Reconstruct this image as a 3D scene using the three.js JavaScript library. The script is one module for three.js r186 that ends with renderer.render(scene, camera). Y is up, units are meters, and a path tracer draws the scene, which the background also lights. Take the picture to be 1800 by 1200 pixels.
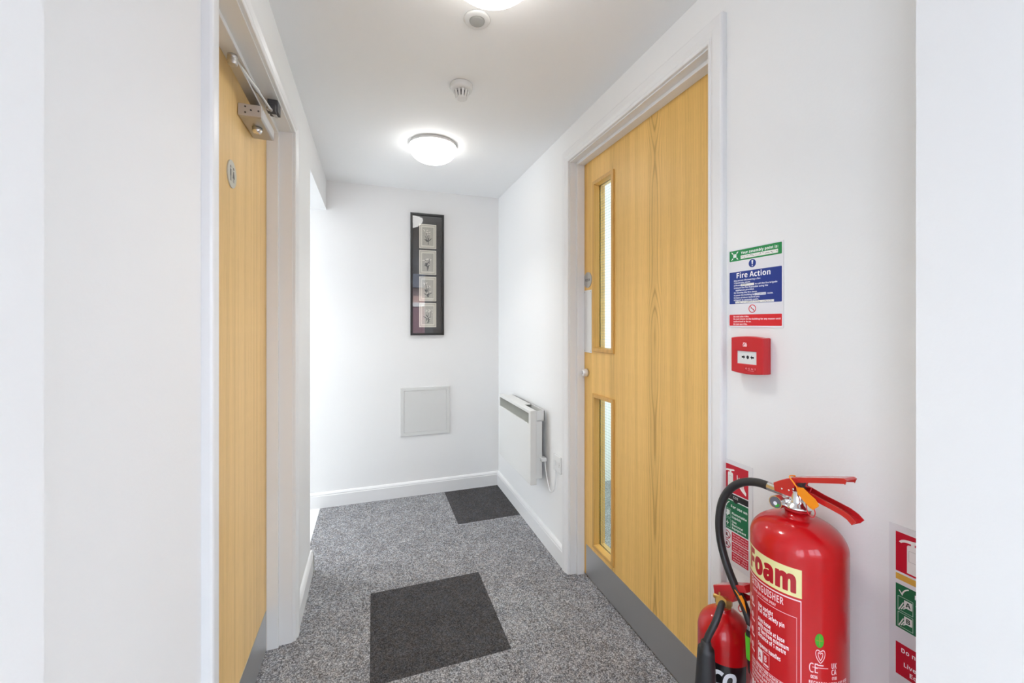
import * as THREE from 'three';
import { mergeGeometries, toCreasedNormals } from 'three/addons/utils/BufferGeometryUtils.js';
import { RoundedBoxGeometry } from 'three/addons/geometries/RoundedBoxGeometry.js';
import { RectAreaLightUniformsLib } from 'three/addons/lights/RectAreaLightUniformsLib.js';

// ------------------------------------------------------------------ camera, sky, daylight, exposure
const scene = new THREE.Scene();
const FOCAL = 717, CENTRE_X = 900, HORIZON = 569, EYE = 1.215;          // pixels of the 1800 x 1200 frame; metres
const YAW = Math.atan((CENTRE_X - 655.1) / FOCAL);                      // the corridor runs along -z
const camera = new THREE.PerspectiveCamera(2 * Math.atan(600 / FOCAL) * 180 / Math.PI, 1.5, 0.02, 100);
camera.position.set(0, EYE, 0);
camera.rotation.set(0, -YAW, 0);
camera.setViewOffset(1800, 1200, 0, 600 - HORIZON, 1800, 1200);
camera.updateProjectionMatrix();
scene.add(camera);

const renderer = new THREE.WebGLRenderer({ antialias: true });
renderer.toneMapping = THREE.LinearToneMapping;
renderer.toneMappingExposure = 1.34;
renderer.shadowMap.enabled = true;
RectAreaLightUniformsLib.init();

scene.background = new THREE.Color().setRGB(0.84, 0.95, 1.12);           // bright overcast sky
scene.backgroundIntensity = 4.6;
const sun = new THREE.DirectionalLight(new THREE.Color().setRGB(1, 0.95, 0.88), 12);   // falls on the house across the street, not into the corridor
sun.position.set(0, 16, -14); sun.target.position.set(0, 0, 0); sun.castShadow = true; sun.shadow.mapSize.set(2048, 2048);
Object.assign(sun.shadow.camera, { left: -16, right: 16, top: 16, bottom: -16, near: 1, far: 60 });
scene.add(sun, sun.target);
const DAY = new THREE.Color().setRGB(0.85, 0.94, 1.0);
function daylight(x, y, z, w, h, tx, ty, tz, power) {                   // the sky's light at a window opening
  const l = new THREE.RectAreaLight(DAY, power, w, h);
  l.position.set(x, y, z); l.lookAt(tx, ty, tz); scene.add(l);
  return l;
}
daylight(-1.86, 1.15, -2.59, 0.60, 1.30, 0, 1.15, -2.59, 2.4);          // window at the end of the side passage
daylight(-1.10, 1.10, 0.96, 1.20, 1.70, -1.10, 1.10, -1, 0.5);            // lobby windows behind the camera
daylight(1.58, 1.10, 0.96, 1.00, 1.70, 1.58, 1.10, -1, 0.5);
daylight(2.56, 1.30, -1.60, 1.50, 1.20, 0, 1.30, -1.60, 3.0);           // window of the room behind the glazed door
const LAMP_POWER = 1.38, LAMP_GLOW = 5.5;

// ------------------------------------------------------------------ helpers
const ray = (px, py) => {
  const a = (px - CENTRE_X) / FOCAL, b = (HORIZON - py) / FOCAL, s = Math.sin(YAW), c = Math.cos(YAW);
  return [s + a * c, b, -c + a * s];
};
const onX = (px, py, X) => { const r = ray(px, py), t = X / r[0]; return new THREE.Vector3(X, EYE + t * r[1], t * r[2]); };
function rng(seed) { let a = seed >>> 0; return () => { a = (a + 0x6D2B79F5) | 0; let t = Math.imul(a ^ (a >>> 15), 1 | a); t = (t + Math.imul(t ^ (t >>> 7), 61 | t)) ^ t; return ((t ^ (t >>> 14)) >>> 0) / 4294967296; }; }
const used = new Map();
function numbered(name) { const n = used.get(name) || 0; used.set(name, n + 1); return n ? name + '_' + String(n).padStart(3, '0') : name; }
function uvMetres(g) {                                                  // uv in metres by the way each face points
  if (g.index) g = g.toNonIndexed();
  const p = g.attributes.position, n = p.count, uv = new Float32Array(n * 2);
  const a = new THREE.Vector3(), b = new THREE.Vector3(), c = new THREE.Vector3(), e = new THREE.Vector3();
  for (let i = 0; i < n; i += 3) {
    a.fromBufferAttribute(p, i); b.fromBufferAttribute(p, i + 1); c.fromBufferAttribute(p, i + 2);
    e.copy(b).sub(a).cross(c.clone().sub(a));
    const x = Math.abs(e.x), y = Math.abs(e.y), z = Math.abs(e.z);
    [a, b, c].forEach((v, k) => {
      const [s, t] = x >= y && x >= z ? [v.z, v.y] : y >= z ? [v.x, v.z] : [v.x, v.y];
      uv[(i + k) * 2] = s; uv[(i + k) * 2 + 1] = t;
    });
  }
  g.setAttribute('uv', new THREE.BufferAttribute(uv, 2));
  return g;
}
const strip = (g) => { const o = g.index ? g.toNonIndexed() : g; for (const k of Object.keys(o.attributes)) if (!['position', 'normal', 'uv'].includes(k)) o.deleteAttribute(k); return o; };
const merge = (list) => list.length === 1 ? list[0] : mergeGeometries(list.map(strip));
const span = (x0, x1, y0, y1, z0, z1, r = 0) => {                       // a box between two corners
  const w = Math.abs(x1 - x0), h = Math.abs(y1 - y0), d = Math.abs(z1 - z0);
  const g = r ? new RoundedBoxGeometry(w, h, d, 2, r) : new THREE.BoxGeometry(w, h, d);
  g.translate((x0 + x1) / 2, (y0 + y1) / 2, (z0 + z1) / 2);
  return uvMetres(g);
};
function mesh(name, geometry, material, parent = scene) {
  const g = Array.isArray(geometry) ? merge(geometry) : geometry;
  const m = new THREE.Mesh(g, material);
  m.name = parent === scene ? numbered(name) : name;
  m.castShadow = true; m.receiveShadow = true;
  parent.add(m);
  return m;
}
function thing(name, x = 0, y = 0, z = 0) { const g = new THREE.Group(); g.name = numbered(name); g.position.set(x, y, z); scene.add(g); return g; }
function tag(o, label, category, extra = {}) { Object.assign(o.userData, { label, category }, extra); return o; }
const structure = (o, label, category) => tag(o, label, category, { kind: 'structure' });
function tube(points, r, seg = 40, rad = 12) { return new THREE.TubeGeometry(new THREE.CatmullRomCurve3(points), seg, r, rad, false); }
function cyl(r0, r1, h, x, y, z, axis = 'y', n = 32) {
  const g = new THREE.CylinderGeometry(r0, r1, h, n);
  if (axis === 'x') g.rotateZ(Math.PI / 2); if (axis === 'z') g.rotateX(Math.PI / 2);
  return g.translate(x, y, z);
}
function along(g, from, to) {                                           // turn a y-axis shape to lie from one point to another
  const d = to.clone().sub(from), q = new THREE.Quaternion().setFromUnitVectors(new THREE.Vector3(0, 1, 0), d.clone().normalize());
  return g.applyQuaternion(q).translate((from.x + to.x) / 2, (from.y + to.y) / 2, (from.z + to.z) / 2);
}
const rod = (a, b, r0, r1 = r0, n = 20) => along(new THREE.CylinderGeometry(r1, r0, a.distanceTo(b), n), a, b);
function lathe(pts, n = 64) { return new THREE.LatheGeometry(pts.map(([r, y]) => new THREE.Vector2(r, y)), n); }
function outline(pts, depth, bevel = 0) {                               // polygon in (s, t), thickened
  const s = new THREE.Shape(pts.map(([a, b]) => new THREE.Vector2(a, b)));
  return new THREE.ExtrudeGeometry(s, { depth, bevelEnabled: bevel > 0, bevelSize: bevel, bevelThickness: bevel, bevelSegments: 2, curveSegments: 12 });
}
// a polygon whose (s, t) are (-z, y): turned to stand in the plane of a side wall; its thickness runs towards -x
function standX(g, X) {
  const m = new THREE.Matrix4().makeBasis(new THREE.Vector3(0, 0, -1), new THREE.Vector3(0, 1, 0), new THREE.Vector3(-1, 0, 0));
  for (const k of ['position', 'uv']) {                                  // the turn mirrors the shape: wind its faces the other way
    const a = g.attributes[k], n = a.itemSize, v = a.array;
    for (let i = 0; i + 2 < a.count; i += 3) for (let j = 0; j < n; j++) { const p = (i + 1) * n + j, q = (i + 2) * n + j; [v[p], v[q]] = [v[q], v[p]]; }
  }
  g.applyMatrix4(m).translate(X, 0, 0);
  g.computeVertexNormals();
  return g;
}
// ring profile (a outwards from the clear opening, x position) carried round a doorway: up, across, down
function frameSweep(profile, zNear, zFar, yTop) {
  const rings = [(a) => [0, zNear + a], (a) => [yTop + a, zNear + a], (a) => [yTop + a, zFar - a], (a) => [0, zFar - a]].map((f) => profile.map(([a, x]) => { const [y, z] = f(a); return new THREE.Vector3(x, y, z); }));
  const pos = [], n = profile.length, tri = (...v) => v.forEach((p) => pos.push(p.x, p.y, p.z));
  for (let k = 0; k < 3; k++) for (let i = 0; i < n; i++) {
    const j = (i + 1) % n, A = rings[k][i], B = rings[k][j], C = rings[k + 1][j], D = rings[k + 1][i];
    tri(A, B, C); tri(A, C, D);
  }
  const g = new THREE.BufferGeometry();
  g.setAttribute('position', new THREE.Float32BufferAttribute(pos, 3));
  let v = 0; for (let i = 0; i < pos.length; i += 9) { const [ax, ay, az, bx, by, bz, cx, cy, cz] = pos.slice(i, i + 9); v += ax * (by * cz - bz * cy) - ay * (bx * cz - bz * cx) + az * (bx * cy - by * cx); }
  if (v < 0) for (let i = 0; i < pos.length; i += 9) for (let k = 0; k < 3; k++) [pos[i + 3 + k], pos[i + 6 + k]] = [pos[i + 6 + k], pos[i + 3 + k]];
  g.setAttribute('position', new THREE.Float32BufferAttribute(pos, 3));
  g.computeVertexNormals();
  return uvMetres(g);
}
// a moulding profile (out from the wall, up) run straight from p to q; `out` is the way it faces
function moulding(profile, p, q, out) {
  const pos = [], n = profile.length, o = new THREE.Vector3(...out), P = new THREE.Vector3(...p), Q = new THREE.Vector3(...q);
  const at = (base, [a, y]) => base.clone().addScaledVector(o, a).add(new THREE.Vector3(0, y, 0));
  const tri = (...v) => v.forEach((w) => pos.push(w.x, w.y, w.z));
  const flip = Q.clone().sub(P).cross(o).y < 0;
  for (let i = 0; i < n; i++) { const j = (i + 1) % n, A = at(P, profile[i]), B = at(P, profile[j]), C = at(Q, profile[j]), D = at(Q, profile[i]); if (flip) { tri(A, C, B); tri(A, D, C); } else { tri(A, B, C); tri(A, C, D); } }
  for (let i = 1; i < n - 1; i++) { const t = [profile[0], profile[i], profile[i + 1]]; const a = t.map((v) => at(P, v)), b = t.map((v) => at(Q, v)); tri(a[0], a[2], a[1]); tri(b[0], b[1], b[2]); }
  const g = new THREE.BufferGeometry();
  g.setAttribute('position', new THREE.Float32BufferAttribute(pos, 3)); g.computeVertexNormals();
  return uvMetres(g);
}
// a cross-section (x, up) swept along a path of (z, y) points standing in the plane X
function channel(path, section, X) {
  const pos = [], n = section.length, m = path.length, tri = (...v) => v.forEach((w) => pos.push(w.x, w.y, w.z));
  const rings = path.map(([z, y], k) => {
    const [z0, y0] = path[Math.max(0, k - 1)], [z1, y1] = path[Math.min(m - 1, k + 1)], L = Math.hypot(z1 - z0, y1 - y0), nz = -(y1 - y0) / L, ny = (z1 - z0) / L;
    return section.map(([x, u]) => new THREE.Vector3(X + x, y + ny * u, z + nz * u));
  });
  for (let k = 0; k < m - 1; k++) for (let i = 0; i < n; i++) { const j = (i + 1) % n; tri(rings[k][i], rings[k][j], rings[k + 1][j]); tri(rings[k][i], rings[k + 1][j], rings[k + 1][i]); }
  const cap = THREE.ShapeUtils.triangulateShape(section.map(([a, b]) => new THREE.Vector2(a, b)), []);
  for (const [a, b, c] of cap) { tri(rings[0][a], rings[0][c], rings[0][b]); tri(rings[m - 1][a], rings[m - 1][b], rings[m - 1][c]); }
  const g = new THREE.BufferGeometry();
  g.setAttribute('position', new THREE.Float32BufferAttribute(pos, 3)); g.computeVertexNormals();
  return uvMetres(g);
}

// ------------------------------------------------------------------ textures
function noiseTexture(size, seed, fn, srgb) {
  const data = new Uint8Array(size * size * 4), r = rng(seed), grain = new Float32Array(size * size);
  for (let i = 0; i < grain.length; i++) grain[i] = r();
  const at = (x, y) => grain[((y % size + size) % size) * size + (x % size + size) % size];
  const smooth = (x, y, period) => {                                    // value noise that repeats over the tile
    const s = size / period, gx = x / s, gy = y / s, x0 = Math.floor(gx), y0 = Math.floor(gy), fx = gx - x0, fy = gy - y0, u = fx * fx * (3 - 2 * fx), v = fy * fy * (3 - 2 * fy);
    const q = (i, j) => at((((x0 + i) % period + period) % period) * 7 + period * 13, (((y0 + j) % period + period) % period) * 11 + period * 5);
    return (q(0, 0) * (1 - u) + q(1, 0) * u) * (1 - v) + (q(0, 1) * (1 - u) + q(1, 1) * u) * v;
  };
  for (let y = 0; y < size; y++) for (let x = 0; x < size; x++) {
    const c = fn(x, y, at, smooth), i = (y * size + x) * 4;
    data[i] = c[0]; data[i + 1] = c[1]; data[i + 2] = c[2]; data[i + 3] = 255;
  }
  const t = new THREE.DataTexture(data, size, size);
  t.wrapS = t.wrapT = THREE.RepeatWrapping; t.magFilter = THREE.LinearFilter; t.minFilter = THREE.LinearMipmapLinearFilter; t.generateMipmaps = true;
  if (srgb) t.colorSpace = THREE.SRGBColorSpace;
  t.needsUpdate = true;
  return t;
}
const stipple = noiseTexture(256, 11, (x, y, at, sm) => { const v = 110 + 60 * sm(x, y, 64) + 50 * sm(x, y, 32) + 25 * at(x, y); return [v, v, v]; });
stipple.repeat.set(5, 5);
function carpetTexture(seed, low, high, tint) {
  return noiseTexture(512, seed, (x, y, at, sm) => {
    let a = 0; for (let k = -1; k <= 1; k++) a += at(x + k, y) * 0.5 + at(x, y + k) * 0.5; a /= 3;
    const b = sm(x, y, 170), c = sm(x + 31, y, 64), d = sm(x, y + 7, 9);
    let v = 0.46 * a + 0.38 * b + 0.10 * c + 0.06 * d; v = Math.min(1, Math.max(0, (v - 0.5) * 2.3 + 0.5));
    const g = low + (high - low) * v, w = (sm(x + 3, y + 9, 50) - 0.5) * 10;
    return [g + tint[0] + w * 0.6, g + tint[1], g + tint[2] - w * 0.6];
  }, true);
}
const greyCarpet = carpetTexture(21, 74, 206, [1, 0, 2]), darkCarpet = carpetTexture(22, 34, 98, [2, 0, 1]);
const pileBump = noiseTexture(256, 23, (x, y, at, sm) => { const v = 255 * (0.5 * at(x, y) + 0.5 * sm(x, y, 64)); return [v, v, v]; });
for (const t of [greyCarpet, darkCarpet]) t.repeat.set(2, 2);
pileBump.repeat.set(4, 4);

function canvas(w, h) { const c = document.createElement('canvas'); c.width = w; c.height = h; return [c, c.getContext('2d')]; }
function picture(c) { const t = new THREE.CanvasTexture(c); t.colorSpace = THREE.SRGBColorSpace; t.anisotropy = 8; return t; }
// oak veneer, w x h metres: fine straight grain, with strips whose rings close into tall arches
function oakTexture(seed, w, h, strips, base) {
  const W = 768, H = 1536, data = new Uint8Array(W * H * 4), r = rng(seed);
  const col = new Float32Array(W * 2); for (let i = 0; i < col.length; i++) col[i] = r();
  const g2 = []; for (let i = 0; i < 64 * 64; i++) g2.push(r());
  const val = (x, y) => { const x0 = Math.floor(x), y0 = Math.floor(y), fx = x - x0, fy = y - y0, u = fx * fx * (3 - 2 * fx), v = fy * fy * (3 - 2 * fy), q = (i, j) => g2[(((y0 + j) & 63) << 6) + ((x0 + i) & 63)]; return (q(0, 0) * (1 - u) + q(1, 0) * u) * (1 - v) + (q(0, 1) * (1 - u) + q(1, 1) * u) * v; };
  for (let y = 0; y < H; y++) for (let x = 0; x < W; x++) {
    const X = x / W * w, Y = y / H * h;
    let best = null; for (const s of strips) if (X >= s.x0 && X < s.x1) best = s;
    const wob = 0.010 * (val(X * 6, Y * 1.3) - 0.5) + 0.003 * (val(X * 30, Y * 5) - 0.5);
    let v = 0.10 * Math.pow(0.5 + 0.5 * Math.sin((X + wob) * 560 + 4 * val(X * 40, Y * 0.6)), 2);
    if (best && best.arch !== undefined) {                              // thin dark rings closing into ovals and tall points
      const k = Math.abs(X + wob * 0.6 - best.arch) / best.half;
      const ring = 1.25 * Math.pow(k, 1.5) + best.rise * (val(3.3, Y * 3.0 + best.mid) + 0.25 * val(9.1, Y * 8.2)) + 0.15 * val(X * 20 + 7, Y * 5);
      const e = 0.5 + 0.5 * Math.sin(ring * 6.283);
      v += 0.75 * Math.max(0, 1 - k / 2.4) * Math.pow(e, 4) + 0.10 * Math.max(0, 1 - k / 2.4);
    }
    for (const q of strips) v += 0.14 * Math.exp(-(((X - q.x0) / 0.0012) ** 2));
    const fibre = val(X * 700, Y * 9 + 9), pore = val(X * 1100, Y * 18 + 3);
    v += 0.30 * val(X * 60 + 3, Y * 0.9) + 0.22 * fibre + (pore > 0.76 ? 0.16 : 0) + 0.25 * val(X * 9, Y * 0.5 + 20) + (best ? best.tone : 0) - 0.42;
    const f = 1 - 0.20 * v, i = (y * W + x) * 4;
    data[i] = Math.min(255, base[0] * f); data[i + 1] = Math.min(255, base[1] * (1 - 0.235 * v)); data[i + 2] = Math.min(255, base[2] * (1 - 0.36 * v)); data[i + 3] = 255;
  }
  const t = new THREE.DataTexture(data, W, H);
  t.wrapS = t.wrapT = THREE.RepeatWrapping; t.magFilter = THREE.LinearFilter; t.minFilter = THREE.LinearMipmapLinearFilter; t.generateMipmaps = true;
  t.colorSpace = THREE.SRGBColorSpace; t.repeat.set(1 / w, 1 / h); t.needsUpdate = true;
  return t;
}

// ------------------------------------------------------------------ materials
const std = (o) => new THREE.MeshPhysicalMaterial(o);
const rgb = (r, g, b) => new THREE.Color().setRGB(r, g, b);
const M = {
  wall: std({ color: rgb(0.90, 0.897, 0.885), roughness: 0.75, bumpMap: stipple, bumpScale: 0.00025 }),
  ceiling: std({ color: rgb(0.945, 0.945, 0.94), roughness: 0.85, bumpMap: stipple, bumpScale: 0.0002 }),
  gloss: std({ color: rgb(0.86, 0.857, 0.85), roughness: 0.32 }),
  whitePlastic: std({ color: rgb(0.80, 0.80, 0.79), roughness: 0.38 }),
  creamPlastic: std({ color: rgb(0.80, 0.79, 0.75), roughness: 0.4 }),
  panelPaint: std({ color: rgb(0.74, 0.74, 0.72), roughness: 0.45 }),
  heaterPaint: std({ color: rgb(0.77, 0.77, 0.745), roughness: 0.4 }),
  grey: std({ color: rgb(0.54, 0.55, 0.51), roughness: 0.55 }),
  darkGrey: std({ color: rgb(0.06, 0.06, 0.065), roughness: 0.5 }),
  carpet: std({ map: greyCarpet, roughness: 0.97, bumpMap: pileBump, bumpScale: 0.0025 }),
  carpetDark: std({ map: darkCarpet, roughness: 0.97, bumpMap: pileBump, bumpScale: 0.0025 }),
  slab: std({ color: rgb(0.08, 0.08, 0.08), roughness: 0.95 }),
  vinyl: std({ color: rgb(0.80, 0.80, 0.79), roughness: 0.4 }),
  lobbyVinyl: std({ color: rgb(0.68, 0.66, 0.62), roughness: 0.5 }),
  steel: std({ color: rgb(0.60, 0.60, 0.60), metalness: 1, roughness: 0.40 }),
  satin: std({ color: rgb(0.50, 0.485, 0.465), metalness: 0.9, roughness: 0.38 }),
  chrome: std({ color: rgb(0.78, 0.78, 0.78), metalness: 1, roughness: 0.16 }),
  brass: std({ color: rgb(0.62, 0.42, 0.14), metalness: 1, roughness: 0.3 }),
  red: std({ color: rgb(0.56, 0.012, 0.016), roughness: 0.3, clearcoat: 0.8, clearcoatRoughness: 0.08 }),
  redPlastic: std({ color: rgb(0.60, 0.014, 0.022), roughness: 0.32 }),
  rubber: std({ color: rgb(0.018, 0.018, 0.02), roughness: 0.42 }),
  blackPaint: std({ color: rgb(0.02, 0.02, 0.02), roughness: 0.4 }),
  mat: std({ color: rgb(0.055, 0.053, 0.053), roughness: 0.9 }),
  orange: std({ color: rgb(0.95, 0.30, 0.008), roughness: 0.45 }),
  green: std({ color: rgb(0.12, 0.62, 0.03), roughness: 0.4 }),
  pane: std({ color: rgb(1, 1, 1), roughness: 0.0, transmission: 1, thickness: 0, ior: 1.5 }),
  wiredGlass: std({ color: rgb(0.90, 0.97, 0.92), roughness: 0.02, transmission: 1, thickness: 0, ior: 1.5 }),
  wire: std({ color: rgb(0.30, 0.32, 0.31), roughness: 0.45, metalness: 0.6 }),
  lampGlass: std({ color: rgb(0.9, 0.9, 0.88), roughness: 0.25, emissive: rgb(1, 0.992, 0.97), emissiveIntensity: LAMP_GLOW }),
  brick: std({ color: rgb(0.30, 0.17, 0.20), roughness: 0.9 }),
  paleBrick: std({ color: rgb(0.62, 0.42, 0.38), roughness: 0.9 }),
  tarmac: std({ color: rgb(0.10, 0.10, 0.115), roughness: 0.95 }),
  slate: std({ color: rgb(0.10, 0.11, 0.14), roughness: 0.7 }),
};
const DOOR2_W = 0.90, DOOR_H = 2.0;
const oak2 = oakTexture(31, 0.90, 2.0, [
  { x0: 0, x1: 0.283, tone: 0.06 }, { x0: 0.283, x1: 0.583, tone: -0.02, arch: 0.320, half: 0.026, mid: 0.55, rise: 3.6 },
  { x0: 0.583, x1: 0.9, tone: -0.06, arch: 0.60, half: 0.012, mid: 3.1, rise: 2.5 }], [236, 190, 108]);
const oak1 = oakTexture(37, 0.90, 2.0, [{ x0: 0, x1: 0.42, tone: -0.08 }, { x0: 0.42, x1: 0.9, tone: -0.02, arch: 0.66, half: 0.018, mid: 0.9, rise: 3 }], [240, 199, 130]);
M.oakGlazed = std({ map: oak2, roughness: 0.42 });
M.oakPlain = std({ map: oak1, roughness: 0.42 });
const oakEdge = oakTexture(41, 0.2, 2.0, [{ x0: 0, x1: 0.2, tone: 0.05 }], [216, 168, 92]);
M.oakEdge = std({ map: oakEdge, roughness: 0.4 });
const printed = (c, extra = {}) => std({ map: picture(c), roughness: 0.45, ...extra });

// ------------------------------------------------------------------ the shell
const LW = -0.29, RW = 0.905, BW = -2.965, CEIL = 2.167, MOUTH = -0.31;   // wall faces, ceiling, the lobby's side of the corridor mouth
const L = { near: -0.941, far: -1.73, top: 1.93, leaf: -0.375 };          // clear openings of the two doors
const R = { near: -0.928, far: -1.765, top: 1.985, leaf: 0.977 };
const T = 0.14;

// floor: slab, carpet tiles half a metre square, a pale vinyl sheet in the side passage
const floor = thing('floor');
structure(floor, 'grey carpet tile floor with two charcoal tiles', 'floor');
mesh('slab', span(-2.1, 3.0, -0.12, -0.008, -3.2, 1.14), M.slab, floor);
{
  const gx = -0.009, gz = -1.945, gap = 0.00025, xMin = -0.44, xMax = 1.04;
  for (let i = -1; i < 3; i++) for (let k = -3; k < 4; k++) {
    const z0 = Math.max(gz + 0.5 * k, BW - 0.02), z1 = Math.min(gz + 0.5 * (k + 1), MOUTH), x0r = gx + 0.5 * i, x1 = Math.min(x0r + 0.5, xMax);
    if (z1 - z0 < 0.01) continue;
    const dark = (i === 0 && k === 0) || (i === 1 && k === -2);
    const pieces = i < 0 ? (z0 < -2.21 ? [[Math.max(x0r, -0.328), z0, Math.min(z1, -2.21)], [xMin, Math.max(z0, -2.21), z1]] : [[xMin, z0, z1]]) : [[x0r, z0, z1]];
    const list = pieces.filter(([, a, b]) => b - a > 0.005).map(([x0, a, b]) => span(x0 + gap, x1 - gap, -0.006, 0, a + gap, b - gap));
    const turned = (i + k) % 2 !== 0;
    if (turned) for (const g of list) { const uv = g.attributes.uv; for (let n = 0; n < uv.count; n++) { const a = uv.getX(n); uv.setXY(n, uv.getY(n) + 0.137, -a + 0.211); } }
    mesh(dark ? 'charcoal_carpet_tile' : 'carpet_tile', list, dark ? M.carpetDark : M.carpet, floor);
  }
}
mesh('lobby_vinyl', span(-1.8, 2.2, -0.008, 0, MOUTH, 1.0), M.lobbyVinyl, floor);
mesh('room_carpet', span(1.04, 2.6, -0.008, 0, -2.75, -0.47), M.carpet, floor);
mesh('vinyl_sheet', span(-1.9, -0.328, -0.008, 0.001, BW, -2.21), M.vinyl, floor);

const ceiling = mesh('ceiling', [span(-2.1, 3.0, CEIL, CEIL + 0.12, -3.2, 1.14)], M.ceiling);
structure(ceiling, 'plain white painted ceiling of the corridor', 'ceiling');

// wall with the washroom door and the passage opening
structure(mesh('wall_left', [
  span(LW - T, LW, 0, CEIL, L.near + 0.04, MOUTH - 0.07),
  span(LW - T, LW, L.top + 0.04, CEIL, L.far - 0.04, L.near + 0.04),
  span(LW - T, LW, 0, CEIL, -2.21, L.far - 0.04),
  span(LW - T, LW, 1.972, CEIL, BW, -2.21),
], M.wall), 'white wall with the washroom door and passage opening', 'wall');
structure(mesh('wall_right', [
  span(RW, RW + T, 0, CEIL, R.near + 0.04, MOUTH - 0.07),
  span(RW, RW + T, R.top + 0.04, CEIL, R.far - 0.04, R.near + 0.04),
  span(RW, RW + T, 0, CEIL, BW, R.far - 0.04),
], M.wall), 'white wall with the glazed door, heater and fire notices', 'wall');
structure(mesh('wall_back', span(-2.1, RW + T, 0, CEIL, BW - 0.15, BW), M.wall), 'white end wall with the framed prints', 'wall');
// nibs and head of the opening between lobby and corridor
structure(mesh('wall_mouth', [
  span(-1.94, -0.220, 0, CEIL, MOUTH - 0.07, -0.20), span(0.765, 2.34, 0, CEIL, MOUTH - 0.07, -0.20),
], M.wall), 'white wall nibs framing the corridor mouth', 'wall');
// side passage
structure(mesh('wall_passage', [
  span(-2.04, LW - T, 0, CEIL, -2.21, -2.11),
  span(-2.04, -1.9, 0, 0.5, BW, -2.21), span(-2.04, -1.9, 1.8, CEIL, BW, -2.21), span(-2.04, -1.9, 0.5, 1.8, BW, -2.89), span(-2.04, -1.9, 0.5, 1.8, -2.29, -2.21),
], M.wall), 'white wall of the side passage with a window', 'wall');
// room behind the glazed door
structure(mesh('wall_room', [
  span(RW + T, 2.74, 0, CEIL, -2.89, -2.75), span(RW + T, 2.74, 0, CEIL, -0.47, -0.39),
  span(2.6, 2.74, 0, 0.7, -2.75, -0.47), span(2.6, 2.74, 1.9, CEIL, -2.75, -0.47), span(2.6, 2.74, 0.7, 1.9, -2.75, -2.35), span(2.6, 2.74, 0.7, 1.9, -0.85, -0.47),
], M.wall), 'white wall of the room seen through the glazed door', 'wall');
// lobby
structure(mesh('wall_lobby', [
  span(-1.94, -1.8, 0, CEIL, -0.20, 1.0), span(2.2, 2.34, 0, CEIL, -0.20, 1.0),
  span(-1.94, 2.34, 0, 0.25, 1.0, 1.14), span(-1.94, 2.34, 2.1, CEIL, 1.0, 1.14),
  span(-1.94, -1.70, 0.25, 2.1, 1.0, 1.14), span(-0.50, -0.10, 0.25, 2.1, 1.0, 1.14), span(-0.10, 0.876, 0.25, 0.9, 1.0, 1.14), span(0.876, 1.08, 0.25, 2.1, 1.0, 1.14), span(2.08, 2.34, 0.25, 2.1, 1.0, 1.14),
], M.wall), 'white lobby walls behind the corridor mouth', 'wall');
function windowUnit(name, a, b, fixed, y0, y1, axis, label) {
  const w = thing(name); structure(w, label, 'window');
  const f = 0.045, box = (p, q, c0, c1, d) => axis === 'x' ? span(fixed - d, fixed + d, c0, c1, p, q) : span(p, q, c0, c1, fixed - d, fixed + d);
  mesh('frame', [box(a, b, y0, y0 + f, 0.03), box(a, b, y1 - f, y1, 0.03), box(a, a + f, y0, y1, 0.03), box(b - f, b, y0, y1, 0.03), box((a + b) / 2 - 0.025, (a + b) / 2 + 0.025, y0, y1, 0.025)], M.gloss, w);
  mesh('pane', box(a + f, b - f, y0 + f, y1 - f, 0.002), M.pane, w);
}
windowUnit('window_1', -2.89, -2.29, -1.97, 0.5, 1.8, 'x', 'white framed window at the end of the side passage');
windowUnit('window_2', -1.70, -0.50, 1.07, 0.25, 2.1, 'z', 'tall white framed lobby window beside the plain wall');
windowUnit('window_3', -0.10, 0.876, 1.07, 0.9, 2.1, 'z', 'white framed lobby window facing the brick house');
windowUnit('window_5', 1.08, 2.08, 1.07, 0.25, 2.1, 'z', 'narrower tall white framed lobby window');
windowUnit('window_4', -2.35, -0.85, 2.67, 0.7, 1.9, 'x', 'white framed window of the room behind the glazed door');

// skirting boards
const skirt = [[0, 0], [0.015, 0], [0.015, 0.078], [0.0125, 0.083], [0.013, 0.088], [0.010, 0.094], [0.006, 0.099], [0, 0.101]];
structure(mesh('baseboard_back', [moulding(skirt, [-1.9, 0, BW], [RW, 0, BW], [0, 0, 1])], M.gloss), 'white skirting board under the framed prints', 'skirting board');
structure(mesh('baseboard_right', [
  moulding(skirt, [RW, 0, BW], [RW, 0, R.far - 0.072], [-1, 0, 0]), moulding(skirt, [RW, 0, R.near + 0.072], [RW, 0, MOUTH - 0.07], [-1, 0, 0]),
], M.gloss), 'white skirting board under the panel heater', 'skirting board');
structure(mesh('baseboard_left', [
  moulding(skirt, [LW, 0, -2.225], [LW, 0, L.far - 0.072], [1, 0, 0]), moulding(skirt, [LW, 0, L.near + 0.072], [LW, 0, MOUTH - 0.07], [1, 0, 0]),
  moulding(skirt, [LW + 0.015, 0, -2.21], [-1.9, 0, -2.21], [0, 0, -1]),
], M.gloss), 'white skirting board running to the passage corner', 'skirting board');

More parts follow.
